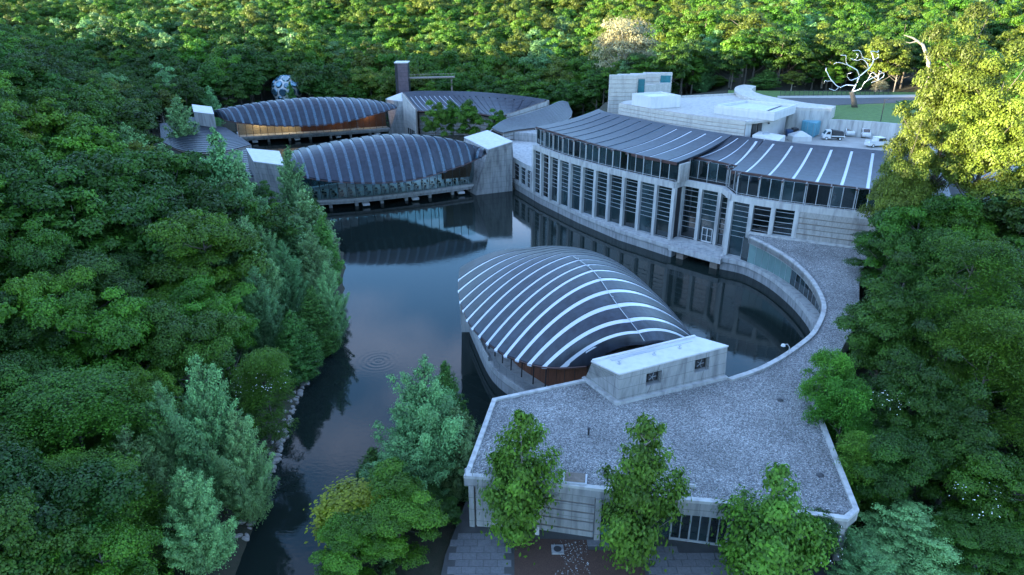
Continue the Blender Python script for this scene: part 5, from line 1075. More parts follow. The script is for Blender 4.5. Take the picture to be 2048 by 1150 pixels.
# rocks along the left bank
def rock_mesh(seed):
    r_ = random.Random(seed); bm = bmesh.new(); bmesh.ops.create_icosphere(bm, subdivisions=2, radius=1)
    pl = [(Vector((r_.gauss(0, 1), r_.gauss(0, 1), r_.gauss(0, .7))).normalized(), r_.uniform(.55, .85)) for _ in range(9)]
    for v in bm.verts:
        for n_, d_ in pl:
            k = v.co.dot(n_)
            if k > d_: v.co -= n_ * (k - d_)
        v.co.z *= .6
    me = bpy.data.meshes.new('bank_boulder'); bm.to_mesh(me); bm.free(); me.materials.append(M_ROCK); return me
RM = [rock_mesh(s) for s in range(7)]
bl_ = [V2(P(u, v, 0.1)) for u, v in [(495, 1080), (512, 1010), (545, 935), (572, 860), (600, 785), (640, 705), (668, 655), (685, 610)]]
bs = resample([Vector((*p, 0)) for p in bl_], 74)
for i, p in enumerate(bs):
    for row in range(2 if i % 3 == 0 else 1):
        o = bpy.data.objects.new('boulder', random.choice(RM)); COL.objects.link(o); s_ = random.uniform(.28, .52) * (0.8 if row else 1)
        o.location = (p.x + random.uniform(-.25, .25) - row * .7, p.y + random.uniform(-.2, .2), .12 + row * .3); o.scale = (s_ * random.uniform(.9, 1.5), s_, s_); o.rotation_euler = (random.uniform(-.3, .3), random.uniform(-.3, .3), random.uniform(0, 6))
        tag(o, where(('large ' if s_ > .45 else 'small ' if s_ < .34 else 'grey ') + 'boulder on the bank', o.location), 'boulder', 'boulders along the left bank')

# ------------------------------------------------------------------ trees
def quads(C, N, size, r_):
    n = len(C); t = r_.normal(size=(n, 3)); t -= N * (t * N).sum(1, keepdims=True); t /= np.linalg.norm(t, axis=1, keepdims=True) + 1e-9; b = np.cross(N, t)
    s = size * r_.uniform(0.65, 1.35, (n, 1)); k = N * s * 0.12
    V = np.stack([C + t * s * .6 - k, C + b * s * .36, C - t * s * .6 - k, C - b * s * .36], 1).reshape(-1, 3)
    return V
def leafmesh(name, V, m, tone=None):
    n = len(V) // 4; me = bpy.data.meshes.new(name); me.vertices.add(len(V)); me.vertices.foreach_set('co', V.astype('f').ravel()); me.loops.add(4 * n); me.loops.foreach_set('vertex_index', np.arange(4 * n, dtype='i')); me.polygons.add(n)
    me.polygons.foreach_set('loop_start', np.arange(0, 4 * n, 4, dtype='i')); me.update(calc_edges=True); me.materials.append(m)
    tn = me.attributes.new('tone', 'FLOAT', 'POINT'); tn.data.foreach_set('value', (np.ones(len(V)) if tone is None else np.repeat(tone, 4)).astype('f')); return me
def unit(v): return v / (np.linalg.norm(v, axis=1, keepdims=True) + 1e-9)
def dome_crown(seed, H, Rr, zb, nleaf, leaf, K=70, flat=0.7, lobe=0.35, tv=0.36):
    r_ = np.random.default_rng(seed); Hc = (H - zb) / 2; zc = zb + Hc
    d = unit(r_.normal(size=(K, 3))); d[:, 2] = np.abs(d[:, 2]) * r_.choice([1, 1, 1, -0.7], K); az = np.arctan2(d[:, 1], d[:, 0]); ph = r_.uniform(0, 6.28, 3)
    rad = 1 + lobe * (0.5 * np.sin(2 * az + ph[0]) + 0.35 * np.sin(3 * az + ph[1]) + 0.3 * r_.normal(size=K))
    rr_ = r_.uniform(0.35, 1, K) ** 0.45 * 0.80
    C = d * (rr_ * rad)[:, None] * np.array([Rr, Rr, Hc]) + np.array([0, 0, zc]); cr = Rr * r_.uniform(0.17, 0.34, K)
    w = cr ** 2; n_k = r_.choice(K, nleaf, p=w / w.sum()); dd = unit(r_.normal(size=(nleaf, 3))); dd[:, 2] = np.where(dd[:, 2] < -0.2, -dd[:, 2] * 0.6, dd[:, 2])
    lump = 1 + 0.22 * np.sin(dd[:, 0] * 5 + n_k) * np.cos(dd[:, 1] * 6 + n_k * 2)
    Pp = C[n_k] + dd * (cr[n_k] * lump * r_.uniform(0.35, 1.08, nleaf) ** 0.5)[:, None] * np.array([1, 1, flat])
    N = unit(dd * 1.0 + r_.normal(size=(nleaf, 3)) * 0.42 + np.array([0, 0, 0.35])); return quads(Pp, N, leaf, r_), C, r_.uniform(1 - tv, 1 + tv, K)[n_k]
def cone_crown(seed, H, Rr, zb, nleaf, leaf, K=260, up=0.9, prof=0.85, spray=0.12):
    r_ = np.random.default_rng(seed); t = r_.uniform(0, 1, K) ** 1.25; t[:10] = r_.uniform(0.9, 1, 10); z = zb + (H - zb) * t * 0.93; az = r_.uniform(0, 6.28, K)
    reach = Rr * (((1 - t) ** prof) * (1 - 0.4 * np.clip((1 - t - 0.75) / 0.25, 0, 1)) + 0.04) * r_.uniform(0.6, 1.12, K) * (1 + 0.22 * np.sin(az * 3 + seed))
    el = up * r_.uniform(0.45, 1.15, K); D = np.stack([np.cos(az), np.sin(az), np.tan(np.clip(el, 0, 1.25)) * 0.62], 1); base = np.stack([0 * z, 0 * z, z - reach * np.tan(np.clip(el, 0, 1.25)) * 0.25], 1)
    tip = base + D * reach[:, None]; L = np.linalg.norm(tip - base, axis=1); w = L * (L + 1.0); k = r_.choice(K, nleaf, p=w / w.sum()); u = 1 - r_.uniform(0, 1, nleaf) ** 1.2 * 0.75
    side = r_.normal(size=(nleaf, 3)); side[:, 2] *= 0.5; wd = spray * L[k] * (1.15 - u) * 2.2 + 0.10
    Pp = base[k] + D[k] * (reach[k] * u)[:, None] + side * wd[:, None]; Pp[:, 2] += 0.12 * L[k] * u * u
    N = unit(D[k] * 0.5 + side * 0.6 + np.array([0, 0, 0.6]) + r_.normal(size=(nleaf, 3)) * 0.3); return quads(Pp, N, leaf, r_), tip, r_.uniform(.66, 1.35, K)[k] * (0.8 + 0.3 * u)
def tier_crown(seed, H, Rr, zb, nleaf, leaf, K=46):   # loose layered boughs (locust, dogwood)
    r_ = np.random.default_rng(seed); t = r_.uniform(0, 1, K) ** 0.8; az = r_.uniform(0, 6.28, K); rad = Rr * np.sqrt(np.clip(1 - (t * 1.05 - 0.15) ** 2, 0.05, 1)) * r_.uniform(0.3, 1, K) ** 0.6
    C = np.stack([np.cos(az) * rad, np.sin(az) * rad, zb + (H - zb) * t], 1); cr = Rr * r_.uniform(0.2, 0.42, K); w = cr ** 2; k = r_.choice(K, nleaf, p=w / w.sum())
    a = r_.uniform(0, 6.28, nleaf); q = np.sqrt(r_.uniform(0, 1, nleaf)); fr_ = 1 + 0.3 * np.sin(a * 5 + k)
    Pp = C[k] + np.stack([np.cos(a) * q * fr_, np.sin(a) * q * fr_, -0.35 * q ** 2 * 1.0 + r_.normal(size=nleaf) * 0.10], 1) * cr[k][:, None]
    N = unit(np.array([0, 0, 1.0]) + r_.normal(size=(nleaf, 3)) * 0.4); return quads(Pp, N, leaf, r_), C, r_.uniform(.66, 1.35, K)[k]
def limbs(H, zb, tips, m, r0, nl=18, top=0.85, seed=0):
    r_ = random.Random(seed); mb = MB(); lean = Vector((r_.uniform(-.3, .3), r_.uniform(-.3, .3), 0)); tr = [Vector((0, 0, -1.5)), Vector((0, 0, 0)) + lean * 0, lean * .5 + Vector((0, 0, H * .3)), lean * .3 + Vector((0, 0, H * .6)), Vector((0, 0, H * top))]
    mb.tube(tr, [r0 * 1.25, r0, r0 * .7, r0 * .42, r0 * .08], 7); idx = list(range(len(tips))); r_.shuffle(idx)
    for i in idx[:nl]:
        t_ = Vector(tips[i]); z0 = max(zb * 0.8, t_.z - 0.7 * math.hypot(t_.x, t_.y)); z0 = min(z0, H * top * .9); s_ = Vector((0, 0, z0)); md = s_.lerp(t_, .5) + Vector((0, 0, -0.06 * (t_ - s_).length)); w_ = r0 * (0.36 - 0.2 * z0 / H)
        mb.tube([s_, md, t_], [w_, w_ * .6, w_ * .15], 4)
    me = bpy.data.meshes.new('trunk'); me.from_pydata(mb.v, [], mb.f); me.materials.append(m); return me
PROT = {}
def proto(key, kind, H, Rr, zb, nleaf, leaf, m, bark=M_BARK, nv=2, r0=0.28, nl=18, **kw):
    out = []
    for v in range(nv):
        sd_ = hash_(key) + v * 13; fn_ = {'dome': dome_crown, 'cone': cone_crown, 'tier': tier_crown}[kind]; V, tips, tone = fn_(sd_, H, Rr, zb, nleaf, leaf, **kw)
        out.append((leafmesh('crown', V, m, tone), limbs(H, zb, tips, bark, r0, nl, 0.9, sd_)))
    PROT[key] = (out, H, Rr)
def hash_(s): return sum(ord(c) * (i + 3) for i, c in enumerate(s)) % 9973
# near trees (45-75 m)
proto('dogwood_near', 'tier', 9, 4.0, 1, 36000, .17, L_MAPLE, nv=2, r0=.15, nl=20, K=70)
#: small leaves
proto('silver_near', 'cone', 14, 4.9, 1.2, 54000, .17, L_SILV, nv=3, r0=.2, nl=60, K=230, up=1.05, prof=.82, spray=.055)
proto('maple_near', 'cone', 9, 3.4, 1.1, 13500, .22, L_MAPLE, nv=3, r0=.14, nl=40, K=95, up=.6, prof=.66, spray=.14, bark=M_BARKP)
proto('broad_near', 'dome', 14, 5.2, 1.5, 68000, .18, L_DARK, nv=3, r0=.3, nl=30, K=64, lobe=.6)
proto('broadm_near', 'dome', 13, 5.0, 1.2, 66000, .18, L_MID, nv=2, r0=.3, nl=30, K=60, lobe=.6)
proto('cypress_near', 'cone', 12, 3.0, .6, 60000, .15, L_FEA, nv=1, r0=.2, nl=20, K=700, up=.35, prof=.75, spray=.06)
proto('locust_near', 'tier', 16, 5.5, 3, 52000, .17, L_MID, nv=2, r0=.25, nl=30, K=80)
proto('poplar_big', 'dome', 26, 7.5, 2.0, 80000, .30, L_YEL, nv=1, r0=.5, nl=50, K=170, flat=.8, lobe=.6)
# middle distance
proto('silver_mid', 'cone', 13, 3.6, 1.0, 17000, .25, L_SILV, nv=2, r0=.2, nl=14, K=200, up=1.0, prof=.8, spray=.07)
proto('broad_mid', 'dome', 15, 5.6, 2, 16000, .36, L_DARK, nv=3, r0=.3, nl=12, K=48, lobe=.55)
proto('broadm_mid', 'dome', 15, 5.6, 2, 16000, .36, L_MID, nv=2, r0=.3, nl=12, K=48, lobe=.55)
proto('yellow_mid', 'dome', 16, 5.6, 3, 14000, .38, L_YEL, nv=2, r0=.3, nl=26, K=70, lobe=.6, bark=M_BARKP)
proto('feather_mid', 'cone', 11, 3.4, 1.0, 16000, .22, L_FEA, nv=2, r0=.15, nl=10, K=260, up=.5, prof=.7, spray=.1)
proto('pale_mid', 'dome', 22, 8.5, 7, 11000, .40, L_PALE, nv=1, r0=.5, nl=60, K=90, lobe=.6, bark=mat('white_bark', (0.5, 0.47, 0.42), 0.8, 0.2, 3))
# far forest
for nm, lm, sd in (('far_a', L_DARK, 1), ('far_b', L_MID, 2), ('far_c', L_YEL, 3), ('far_d', L_SILV, 4)):
    proto(nm, 'dome', 17, 6.3, 2.0, 10500, .44, lm, nv=2, r0=.3, nl=9, K=44, lobe=.55, flat=.75, tv=.16)

TREES = []   # every placed tree: x, y, prototype, variant, scale xy, scale z, rotation, names
def place_tree(x, y, key, h, w, name, label, cat='tree', group=None, z=None, var=None):
    out, H, Rr = PROT[key]; v = random.randrange(len(out)) if var is None else var
    r = empty(name, (x, y, (tz(x, y) if z is None else z) - .05), random.uniform(0, 6.28)); r.scale = (w / Rr, w / Rr, h / H)
    for nm, me in (('crown', out[v][0]), ('trunk', out[v][1])):
        o = bpy.data.objects.new(nm, me); COL.objects.link(o); o.parent = r
    tag(r, label, cat, group); return r
def hero(u, vtop, Y, w, key, name, label, group=None, base=None, hmin=3, z=None, tilt=0):
    p = PY(u, vtop, Y); g = tz(p.x, Y) if z is None else z; h = max(hmin, p.z - g); HEROES.append((p.x, Y, w)); return place_tree(p.x, Y, key, h, w, name, label, 'tree', group, z)
HEROES = [(-84, 262, 12), (-82, 250, 8), (-80, 238, 7), (-78, 228, 6)]
gL = 'silvery trees along the left bank'
hero(385, 688, 51, 3.7, 'silver_near', 'silver_leaved_tree', 'tall silvery green tree at bottom left, the highest of the nearest bank cluster', gL)
hero(240, 835, 47, 3.3, 'silver_near', 'silver_leaved_tree', 'silvery green tree at bottom left, leftmost of the nearest bank cluster', gL)
hero(310, 745, 50.5, 3.0, 'silver_near', 'silver_leaved_tree', 'slender silvery tree in the middle of the nearest bank cluster, bottom left', gL)
hero(462, 805, 50, 2.9, 'silver_near', 'silver_leaved_tree', 'silvery green tree leaning to the water, rightmost of the nearest bank cluster', gL)
hero(360, 920, 43, 3.1, 'silver_near', 'silver_leaved_tree', 'lowest silvery tree at bottom left, in front of the nearest cluster', gL)
hero(483, 418, 86, 4.3, 'silver_near', 'silver_leaved_tree', 'broad pale silvery tree standing left of the rocky bank, midway up the left side', gL)
hero(425, 238, 116, 5.0, 'silver_mid', 'silver_leaved_tree', 'tall silvery tree hiding the ribbed roof left of the bridges', gL)
hero(470, 300, 110, 4.2, 'silver_mid', 'silver_leaved_tree', 'silvery tree just left of the wedge-shaped abutment', gL)
hero(572, 278, 124, 3.6, 'silver_mid', 'silver_leaved_tree', 'light silvery tree in front of the left end of the middle pavilion', gL)
hero(605, 365, 108, 4.6, 'silver_mid', 'silver_leaved_tree', 'dense green tree hiding the left foot of the middle pavilion', gL)
hero(618, 450, 93, 3.6, 'silver_near', 'silver_leaved_tree', 'light green tree overhanging the water below the middle pavilion', gL)
hero(640, 420, 100, 2.8, 'feather_mid', 'feathery_tree', 'small feathery tree at the waterline below the middle pavilion')
hero(578, 610, 74, 3.2, 'cypress_near', 'cypress_tree', 'soft feathery cypress on the left bank above the rocks')
hero(455, 350, 104, 3.4, 'silver_near', 'silver_leaved_tree', 'silvery tree between the ribbed roof tree and the broad pale tree, left slope', gL)
hero(520, 440, 95, 3.0, 'silver_near', 'silver_leaved_tree', 'slim silvery tree just right of the broad pale bank tree', gL)
hero(560, 470, 89, 3.0, 'silver_near', 'silver_leaved_tree', 'pale silvery tree above the feathery cypress on the left bank', gL)
hero(648, 510, 85, 2.7, 'silver_near', 'silver_leaved_tree', 'palest silvery tree at the waterline of the left bank', gL)
hero(300, 335, 120, 3.8, 'silver_mid', 'silver_leaved_tree', 'silvery tree in the dark wood, level with the middle pavilion', gL)
hero(372, 300, 121, 3.6, 'silver_mid', 'silver_leaved_tree', 'silvery tree in front of the ribbed roof, second from the abutment', gL)
hero(620, 560, 81, 3.0, 'cypress_near', 'cypress_tree', 'rounded feathery cypress overhanging the first rocks of the left bank')
hero(520, 700, 62, 3.2, 'locust_near', 'flowering_tree', 'small tree speckled with white blossom above the rock edging of the left bank')
hero(505, 520, 78, 3.3, 'silver_near', 'silver_leaved_tree', 'small silvery tree behind the cypress on the left bank', gL)
hero(320, 275, 128, 5.0, 'silver_mid', 'silver_leaved_tree', 'pale silvery tree on the left slope, left of the ribbed roofs', gL)
hero(245, 235, 135, 4.2, 'silver_mid', 'silver_leaved_tree', 'slim silvery tree rising from dark woods at upper left', gL)
hero(222, 300, 126, 4.4, 'silver_mid', 'silver_leaved_tree', 'silvery tree at left, lower neighbour of the slim pale tree', gL)
hero(350, 180, 190, 4.6, 'silver_mid', 'silver_leaved_tree', 'bluish conical tree left of the narrow tapered abutment', gL)
hero(415, 165, 232, 4.4, 'silver_mid', 'silver_leaved_tree', 'bluish conical tree behind the narrow tapered abutment', gL)
hero(180, 592, 60, 5.6, 'broadm_near', 'broadleaf_tree', 'yellow-green broad tree standing out of the dark wood at lower left')
hero(40, 520, 62, 4.6, 'broadm_near', 'broadleaf_tree', 'bright green tree at the left edge, halfway down the photo')
hero(262, 725, 54, 3.6, 'broadm_near', 'broadleaf_tree', 'small bright green tree beside the silvery cluster at lower left')
# trees on the near point between channel and plaza
hero(845, 700, 55.5, 5.0, 'silver_near', 'silver_leaved_tree', 'big pale green tree in the lower middle, between the channel and gravel roof')
hero(795, 862, 50, 4.2, 'silver_near', 'silver_leaved_tree', 'silvery tree in front of the big pale tree, lower middle')
hero(912, 800, 54, 3.5, 'silver_near', 'silver_leaved_tree', 'silvery tree touching the left edge of the gravel roof')
hero(888, 706, 61.5, 2.7, 'cypress_near', 'cypress_tree', 'dark smooth cypress behind the big pale tree, left of the gravel roof')
hero(742, 885, 53.5, 2.6, 'cypress_near', 'cypress_tree', 'soft dark cypress at the channel edge left of the big pale tree')
hero(790, 975, 44.5, 4.2, 'broadm_near', 'broadleaf_tree', 'dense round green tree at the bottom edge left of the plaza')
hero(700, 1040, 42.5, 3.6, 'broadm_near', 'broadleaf_tree', 'bushy green tree at the bottom edge beside the channel')
hero(860, 985, 48, 2.8, 'broad_near', 'broadleaf_tree', 'dark bushy tree between the silvery tree and the plaza paving')
PROT['gold'] = ([(leafmesh('crown', quads(*(lambda a: (a[0], unit(a[0] * 0.3 + np.array([0, 0, 1.0]))))([np.concatenate([np.random.default_rng(5 + k).normal(size=(1500, 3)) * np.array([.5, .5, .22]) + np.array([math.cos(k * 2.1) * 1.1, math.sin(k * 2.1) * 1.1, 2.6 + .45 * k]) for k in range(6)])]), .2, np.random.default_rng(3)), L_GOLD), limbs(5, 1, [(0.8, 0, 3), (-.8, .4, 4), (.2, -.9, 3.6)], M_BARK, .09, 3))], 5, 1.8)
hero(700, 985, 46.5, 2.7, 'gold', 'golden_tree', 'small golden-yellow tree overhanging the channel at bottom centre left')
# plaza trees
for (bu, bv, tu, tv, w, lb, vr) in [(1040, 1082, 1050, 808, 3.7, 'leftmost of the three plaza trees in front of the gravel-roofed building', 0), (1267, 1125, 1280, 815, 3.7, 'middle of the three plaza trees, its pale trunk in a mulch bed', 1), (1512, 1190, 1517, 915, 4.1, 'rightmost and brightest of the three plaza trees by the entrance doors', 0)]:
    b = P(bu, bv, 1.9); h = PY(tu, tv, b.y).z - 1.9; HEROES.append((b.x, b.y, w)); place_tree(b.x, b.y, 'maple_near', h, w, 'maple_tree', lb, 'tree', 'plaza trees', 1.9, vr)
hero(1640, 1022, 42.5, 2.2, 'broad_near', 'flowering_tree', 'dark dogwood with white blossom right of the three plaza trees')
hero(1830, 1008, 43.5, 5.0, 'silver_near', 'silver_leaved_tree', 'wide silvery green tree at the bottom right corner')
hero(1740, 1090, 40.0, 3.0, 'silver_near', 'silver_leaved_tree', 'silvery tree at the bottom edge between dogwood and the wide silvery tree')
# right-hand slope
hero(1668, 708, 58, 2.5, 'dogwood_near', 'layered_tree', 'light green layered dogwood spilling over the right edge of the gravel roof')
hero(1700, 765, 54.5, 2.9, 'dogwood_near', 'layered_tree', 'bright green layered tree on the right edge of the gravel roof')
hero(1735, 880, 49, 2.4, 'dogwood_near', 'layered_tree', 'small light green tree right of the straight gravel roof parapet')
hero(1800, 560, 68, 5.6, 'broad_near', 'broadleaf_tree', 'large dark green tree overhanging the right side of the gravel roof')
hero(1795, 455, 92, 6.6, 'broad_near', 'broadleaf_tree', 'dark green tree where gallery wall and gravel roof meet on the right')
hero(1850, 395, 84, 6.4, 'broadm_near', 'broadleaf_tree', 'massive mid-green tree on the right below the sunlit poplar')
hero(1960, 480, 66, 5.2, 'locust_near', 'locust_tree', 'tall feathery olive-green tree at the right edge')
hero(2010, 620, 58, 4.6, 'locust_near', 'locust_tree', 'feathery olive tree at the right edge, lower of two')
hero(1850, 700, 55, 4.2, 'broad_near', 'broadleaf_tree', 'dark maple in the middle of the right-hand wood')
hero(1930, 830, 50, 4.2, 'broad_near', 'broadleaf_tree', 'dark round tree at lower right above the silvery tree')
hero(1800, 860, 48, 3.6, 'broad_near', 'broadleaf_tree', 'dark bluish tree right of the lower gravel roof parapet')
hero(2010, 900, 46, 4.6, 'broadm_near', 'broadleaf_tree', 'green tree at the lower right edge of the photo')
hero(1985, 1040, 42, 3.6, 'broad_near', 'broadleaf_tree', 'dark tree in the bottom right corner')
hero(1925, 385, 84, 5.6, 'broadm_near', 'broadleaf_tree', 'full green tree directly below the sunlit poplar at the right edge')
hero(1870, 440, 78, 4.6, 'broad_near', 'broadleaf_tree', 'dark green tree hiding the right end of the gallery wall')
hero(1945, 48, 99, 5.3, 'poplar_big', 'poplar_tree', 'towering sunlit yellow-green poplar at upper right')
hero(2020, 120, 92, 5.6, 'poplar_big', 'poplar_tree', 'sunlit poplar cut by the upper right edge of the photo')
hero(1830, 265, 92, 4.2, 'poplar_big', 'poplar_tree', 'sunlit yellow-green tree reaching left over the gallery roof')
hero(578, 158, 250, 2.4, 'feather_mid', 'feathery_tree', 'slim dark tree standing in front of the white dome')
# courtyard and roadside
for u, v, Y, w, lb in [(868, 200, 206, 4.0, 'leftmost feathery courtyard tree under the fan-shaped roof'), (905, 200, 208, 3.2, 'second feathery courtyard tree under the fan-shaped roof'), (938, 197, 204, 4.4, 'largest feathery courtyard tree, third from the left'), (993, 217, 200, 3.2, 'feathery courtyard tree nearest the swept ribbed roof')]:
    hero(u, v, Y, w, 'broadm_mid', 'courtyard_tree', lb, 'courtyard trees')
hero(1258, 32, 232, 12, 'pale_mid', 'pale_barked_tree', 'tall pale tan tree with white limbs above the white tower')
hero(1140, 178, 246, 6, 'silver_mid', 'silver_leaved_tree', 'silvery tree right of the fan-shaped far roof'); hero(1175, 195, 240, 5, 'broadm_mid', 'broadleaf_tree', 'bushy green tree between the far roof and white tower')
hero(1425, 150, 232, 7, 'broadm_mid', 'broadleaf_tree', 'bright green bushy tree behind the flat white roofs')
hero(1500, 22, 236, 9.5, 'yellow_mid', 'sunlit_tree', 'great sunlit tree with yellow-green flank above the hooked wall')
hero(1535, 135, 206, 5, 'feather_mid', 'feathery_tree', 'feathery green tree right behind the hooked wall'); hero(1588, 142, 204, 3.6, 'yellow_mid', 'sunlit_tree', 'small yellowish tree behind the start of the fence')
hero(1740, 82, 212, 3.2, 'feather_mid', 'feathery_tree', 'slim conifer-like tree rising behind the metal tree sculpture'); hero(1672, 130, 208, 3.6, 'broadm_mid', 'broadleaf_tree', 'green tree just left of the metal tree sculpture')
hero(1808, 85, 205, 4.2, 'yellow_mid', 'sunlit_tree', 'sunlit tree right of the metal sculpture'); hero(1765, 160, 198, 2.4, 'pale_mid', 'pale_blossom_tree', 'small pale blossoming tree at the right end of the fence')
hero(1632, 120, 212, 4.2, 'broad_mid', 'broadleaf_tree', 'dark tree behind the middle of the fence')

# the woods: jittered positions, nearest ones become trees of their own, the rest one distant wood
NOGO = [np.array([(p.x, p.y) for p in ROOF]), np.array([(-8, 60), (60, 96), (80, 96), (80, 120), (60, 140), (20, 162), (-12, 176), (-12, 152)]), np.array([(-42, 205), (0, 170), (30, 160), (70, 150), (70, 196), (28, 202), (20, 222), (-20, 240), (-45, 240)]), np.array([(50, 135), (115, 110), (118, 200), (50, 205)]),
        np.array([(-105, 222), (-100, 180), (-60, 140), (-40, 140), (-30, 200), (-40, 240), (-100, 245)]), np.array([(-8, 30), (30, 30), (30, 60), (-8, 60)])]
def blocked(x, y):
    b = np.zeros(x.shape, bool)
    for q in NOGO: b |= poly_dist(x, y, q) < 3.0
    return b
cand = []
def grid(x0, x1, y0, y1, s):
    X, Y = np.meshgrid(np.arange(x0, x1, s), np.arange(y0, y1, s * .9)); X = X.astype(float); X[::2] += s / 2; X = X.ravel() + rng.uniform(-.3, .3, X.size) * s; Y = Y.ravel() + rng.uniform(-.3, .3, Y.size) * s; return X, Y
for (x0, x1, y0, y1, s) in [(-240, 130, 24, 262, 7.2), (-420, 420, 262, 560, 9.5), (-800, 800, 560, 1500, 15)]:
    X, Y = grid(x0, x1, y0, y1, s); d = poly_dist(X, Y, PONDN); k = (d > 3.5) & ~blocked(X, Y)
    k &= (np.abs(X) < 0.80 * Y + 30) | ((X < -100) & (Y > -10))
    k &= ~((X > 24) & (X < 50) & (Y < 64)); k &= ~((X < -10) & (X > -22) & (Y < 60)) | (X < -26)
    k &= ~((X > -24) & (X < 35) & (Y < 60))
    cand += list(zip(X[k], Y[k]))
# off-frame ridge woods that shade the valley
X, Y = grid(-300, -120, -160, 30, 10); cand += list(zip(X, Y))
hx = np.array([(h[0], h[1], h[2]) for h in HEROES]); near, stuff = [], []
for x, y in cand:
    if len(hx) and (np.hypot(hx[:, 0] - x, hx[:, 1] - y) < hx[:, 2] * 0.62 + 1.6).any(): continue
    g = tz(x, y); h = float(rng.uniform(11, 17)) if y < 262 else float(rng.uniform(14, 21)); 
    d = float(poly_dist(np.array([x]), np.array([y]), PONDN)[0])
    if d < 14: h = 4 + h * (0.35 + d / 30)
    if x > 20 and y < 120: h *= .8
    q = pj((x, y, g + h)); vis = q is not None and -120 < q[0] < 2168 and -150 < q[1] < 1180 and math.hypot(x, y, g + h - 45) > 30
    if q is not None and q[1] > 1240 and y < 120: continue
    if math.hypot(x, y, g + h - 45) < 30: continue
    # keep open the views of the buildings: nothing tall just in front of them
    (near if vis else stuff).append((x, y, g, h))
KEEP = [(318, 207, 505, 285, 205), (488, 292, 565, 345, 142), (560, 255, 1070, 372, 140), (427, 195, 810, 262, 205), (800, 185, 1145, 262, 205), (1218, 140, 1700, 262, 180), (1650, 180, 1850, 262, 170),
        (560, 690, 660, 830, 62), (530, 810, 610, 950, 50), (650, 440, 1100, 700, 90), (640, 600, 800, 760, 75), (1000, 250, 1740, 560, 100), (1480, 470, 1690, 700, 70), (1200, 640, 1640, 1000, 50), (560, 900, 700, 1150, 40), (435, 184, 470, 215, 245), (545, 160, 606, 192, 255)]
def clear_view(x, y, g, h, w):
    for f_ in (1, .7, .5, .35):
        hh, ww = h * f_, w * (f_ ** .6); t_, b2 = pj((x, y, g + hh)), pj((x, y, g + hh * .15))
        if t_ is None or b2 is None: return None
        r_ = 1400 * ww * .95 / t_[2]; u0, u1, v0, v1 = t_[0] - r_, t_[0] + r_, t_[1], b2[1]
        if not any(y < k[4] and u1 > k[0] and u0 < k[2] and v1 > k[1] and v0 < k[3] for k in KEEP): return hh
    return None
near2 = []
for x, y, g, h in near:
    hh = clear_view(x, y, g, h, h * .42)
    if hh: near2.append((x, y, g, hh))
near = near2
near.sort(key=lambda t_: t_[1] ** 2 + t_[0] ** 2); OWN = 225
for i, (x, y, g, h) in enumerate(near):
    if i >= OWN: stuff.append((x, y, g, h)); continue
    dist = math.hypot(x, y); a = rng.random(); tp_ = (x, y, g + h * .75)
    if dist < 92: key, nm, lb = [('broad_near', 'broadleaf_tree', 'dark green broadleaf tree'), ('broadm_near', 'broadleaf_tree', 'mid-green broadleaf tree'), ('locust_near', 'locust_tree', 'feathery green tree')][0 if a < .62 else 1 if a < .84 else 2]
    else: key, nm, lb = [('broad_mid', 'broadleaf_tree', 'dark green broadleaf tree'), ('broadm_mid', 'broadleaf_tree', 'mid-green broadleaf tree'), ('yellow_mid', 'broadleaf_tree', 'light green broadleaf tree'), ('silver_mid', 'silver_leaved_tree', 'silvery green tree')][0 if a < .68 else 1 if a < .88 else 2 if a < .92 else 3]
    side = 'left slope' if x < -15 else 'right slope' if y < 190 else 'valley wood'
    place_tree(x, y, key, h, h * float(rng.uniform(.34, .46)), nm, where(f'{lb} on {side}', tp_), 'tree', f'trees of the {side}', g)
def wood(name, pts, label):
    n = len(pts); A = np.array(pts); me = bpy.data.meshes.new(name); me.from_pydata([(x, y, g - .2) for x, y, g, h in pts], [], [])
    a = me.attributes.new('rot', 'FLOAT_VECTOR', 'POINT'); a.data.foreach_set('vector', np.stack([np.zeros(n), np.zeros(n), rng.uniform(0, 6.28, n)], 1).astype('f').ravel())
    a = me.attributes.new('scl', 'FLOAT', 'POINT'); a.data.foreach_set('value', (A[:, 3] / 17 * rng.uniform(.9, 1.15, n)).astype('f'))
    patch = np.sin(A[:, 0] * .021 + 1) + np.cos(A[:, 1] * .017 + A[:, 0] * .008) + rng.normal(size=n) * .8
    ix = np.where(patch > 2.0, 2, np.where(patch > 0.5, 1, np.where(patch > -1.2, 1, 0))); ix = np.where((rng.random(n) < .25) & (ix == 1), 2, ix); ix = np.where(rng.random(n) < .07, 3, ix); ix = ix * 2 + rng.integers(0, 2, n)
    a = me.attributes.new('idx', 'INT', 'POINT'); a.data.foreach_set('value', ix.astype('i'))
    o = bpy.data.objects.new(name, me); COL.objects.link(o); tag(o, label, 'woods', kind='stuff'); col = bpy.data.collections.new('wood_source')
    for i, k in enumerate(('far_a', 'far_b', 'far_c', 'far_d')):
        for v in range(2):   # crown and trunk joined as one source mesh
            cr, tr = PROT[k][0][v]; me2 = bpy.data.meshes.new('far_tree'); nv_ = len(cr.vertices); co = np.empty(nv_ * 3, 'f'); cr.vertices.foreach_get('co', co)
            tv = [tuple(x.co) for x in tr.vertices]; tf = [tuple(p.vertices) for p in tr.polygons]
            bmx = bmesh.new(); bmx.from_mesh(cr); bmx.from_mesh(tr); bmx.to_mesh(me2); bmx.free(); me2.materials.append(cr.materials[0]); me2.materials.append(tr.materials[0])
            mi = np.zeros(len(me2.polygons), 'i'); mi[len(cr.polygons):] = 1; me2.polygons.foreach_set('material_index', mi); ob = bpy.data.objects.new(f'w{i}{v}', me2); col.objects.link(ob)
    instancer(o, col, 'idx')
wood('distant_wood', stuff, 'far-off mass of forest covering the hills behind the museum')
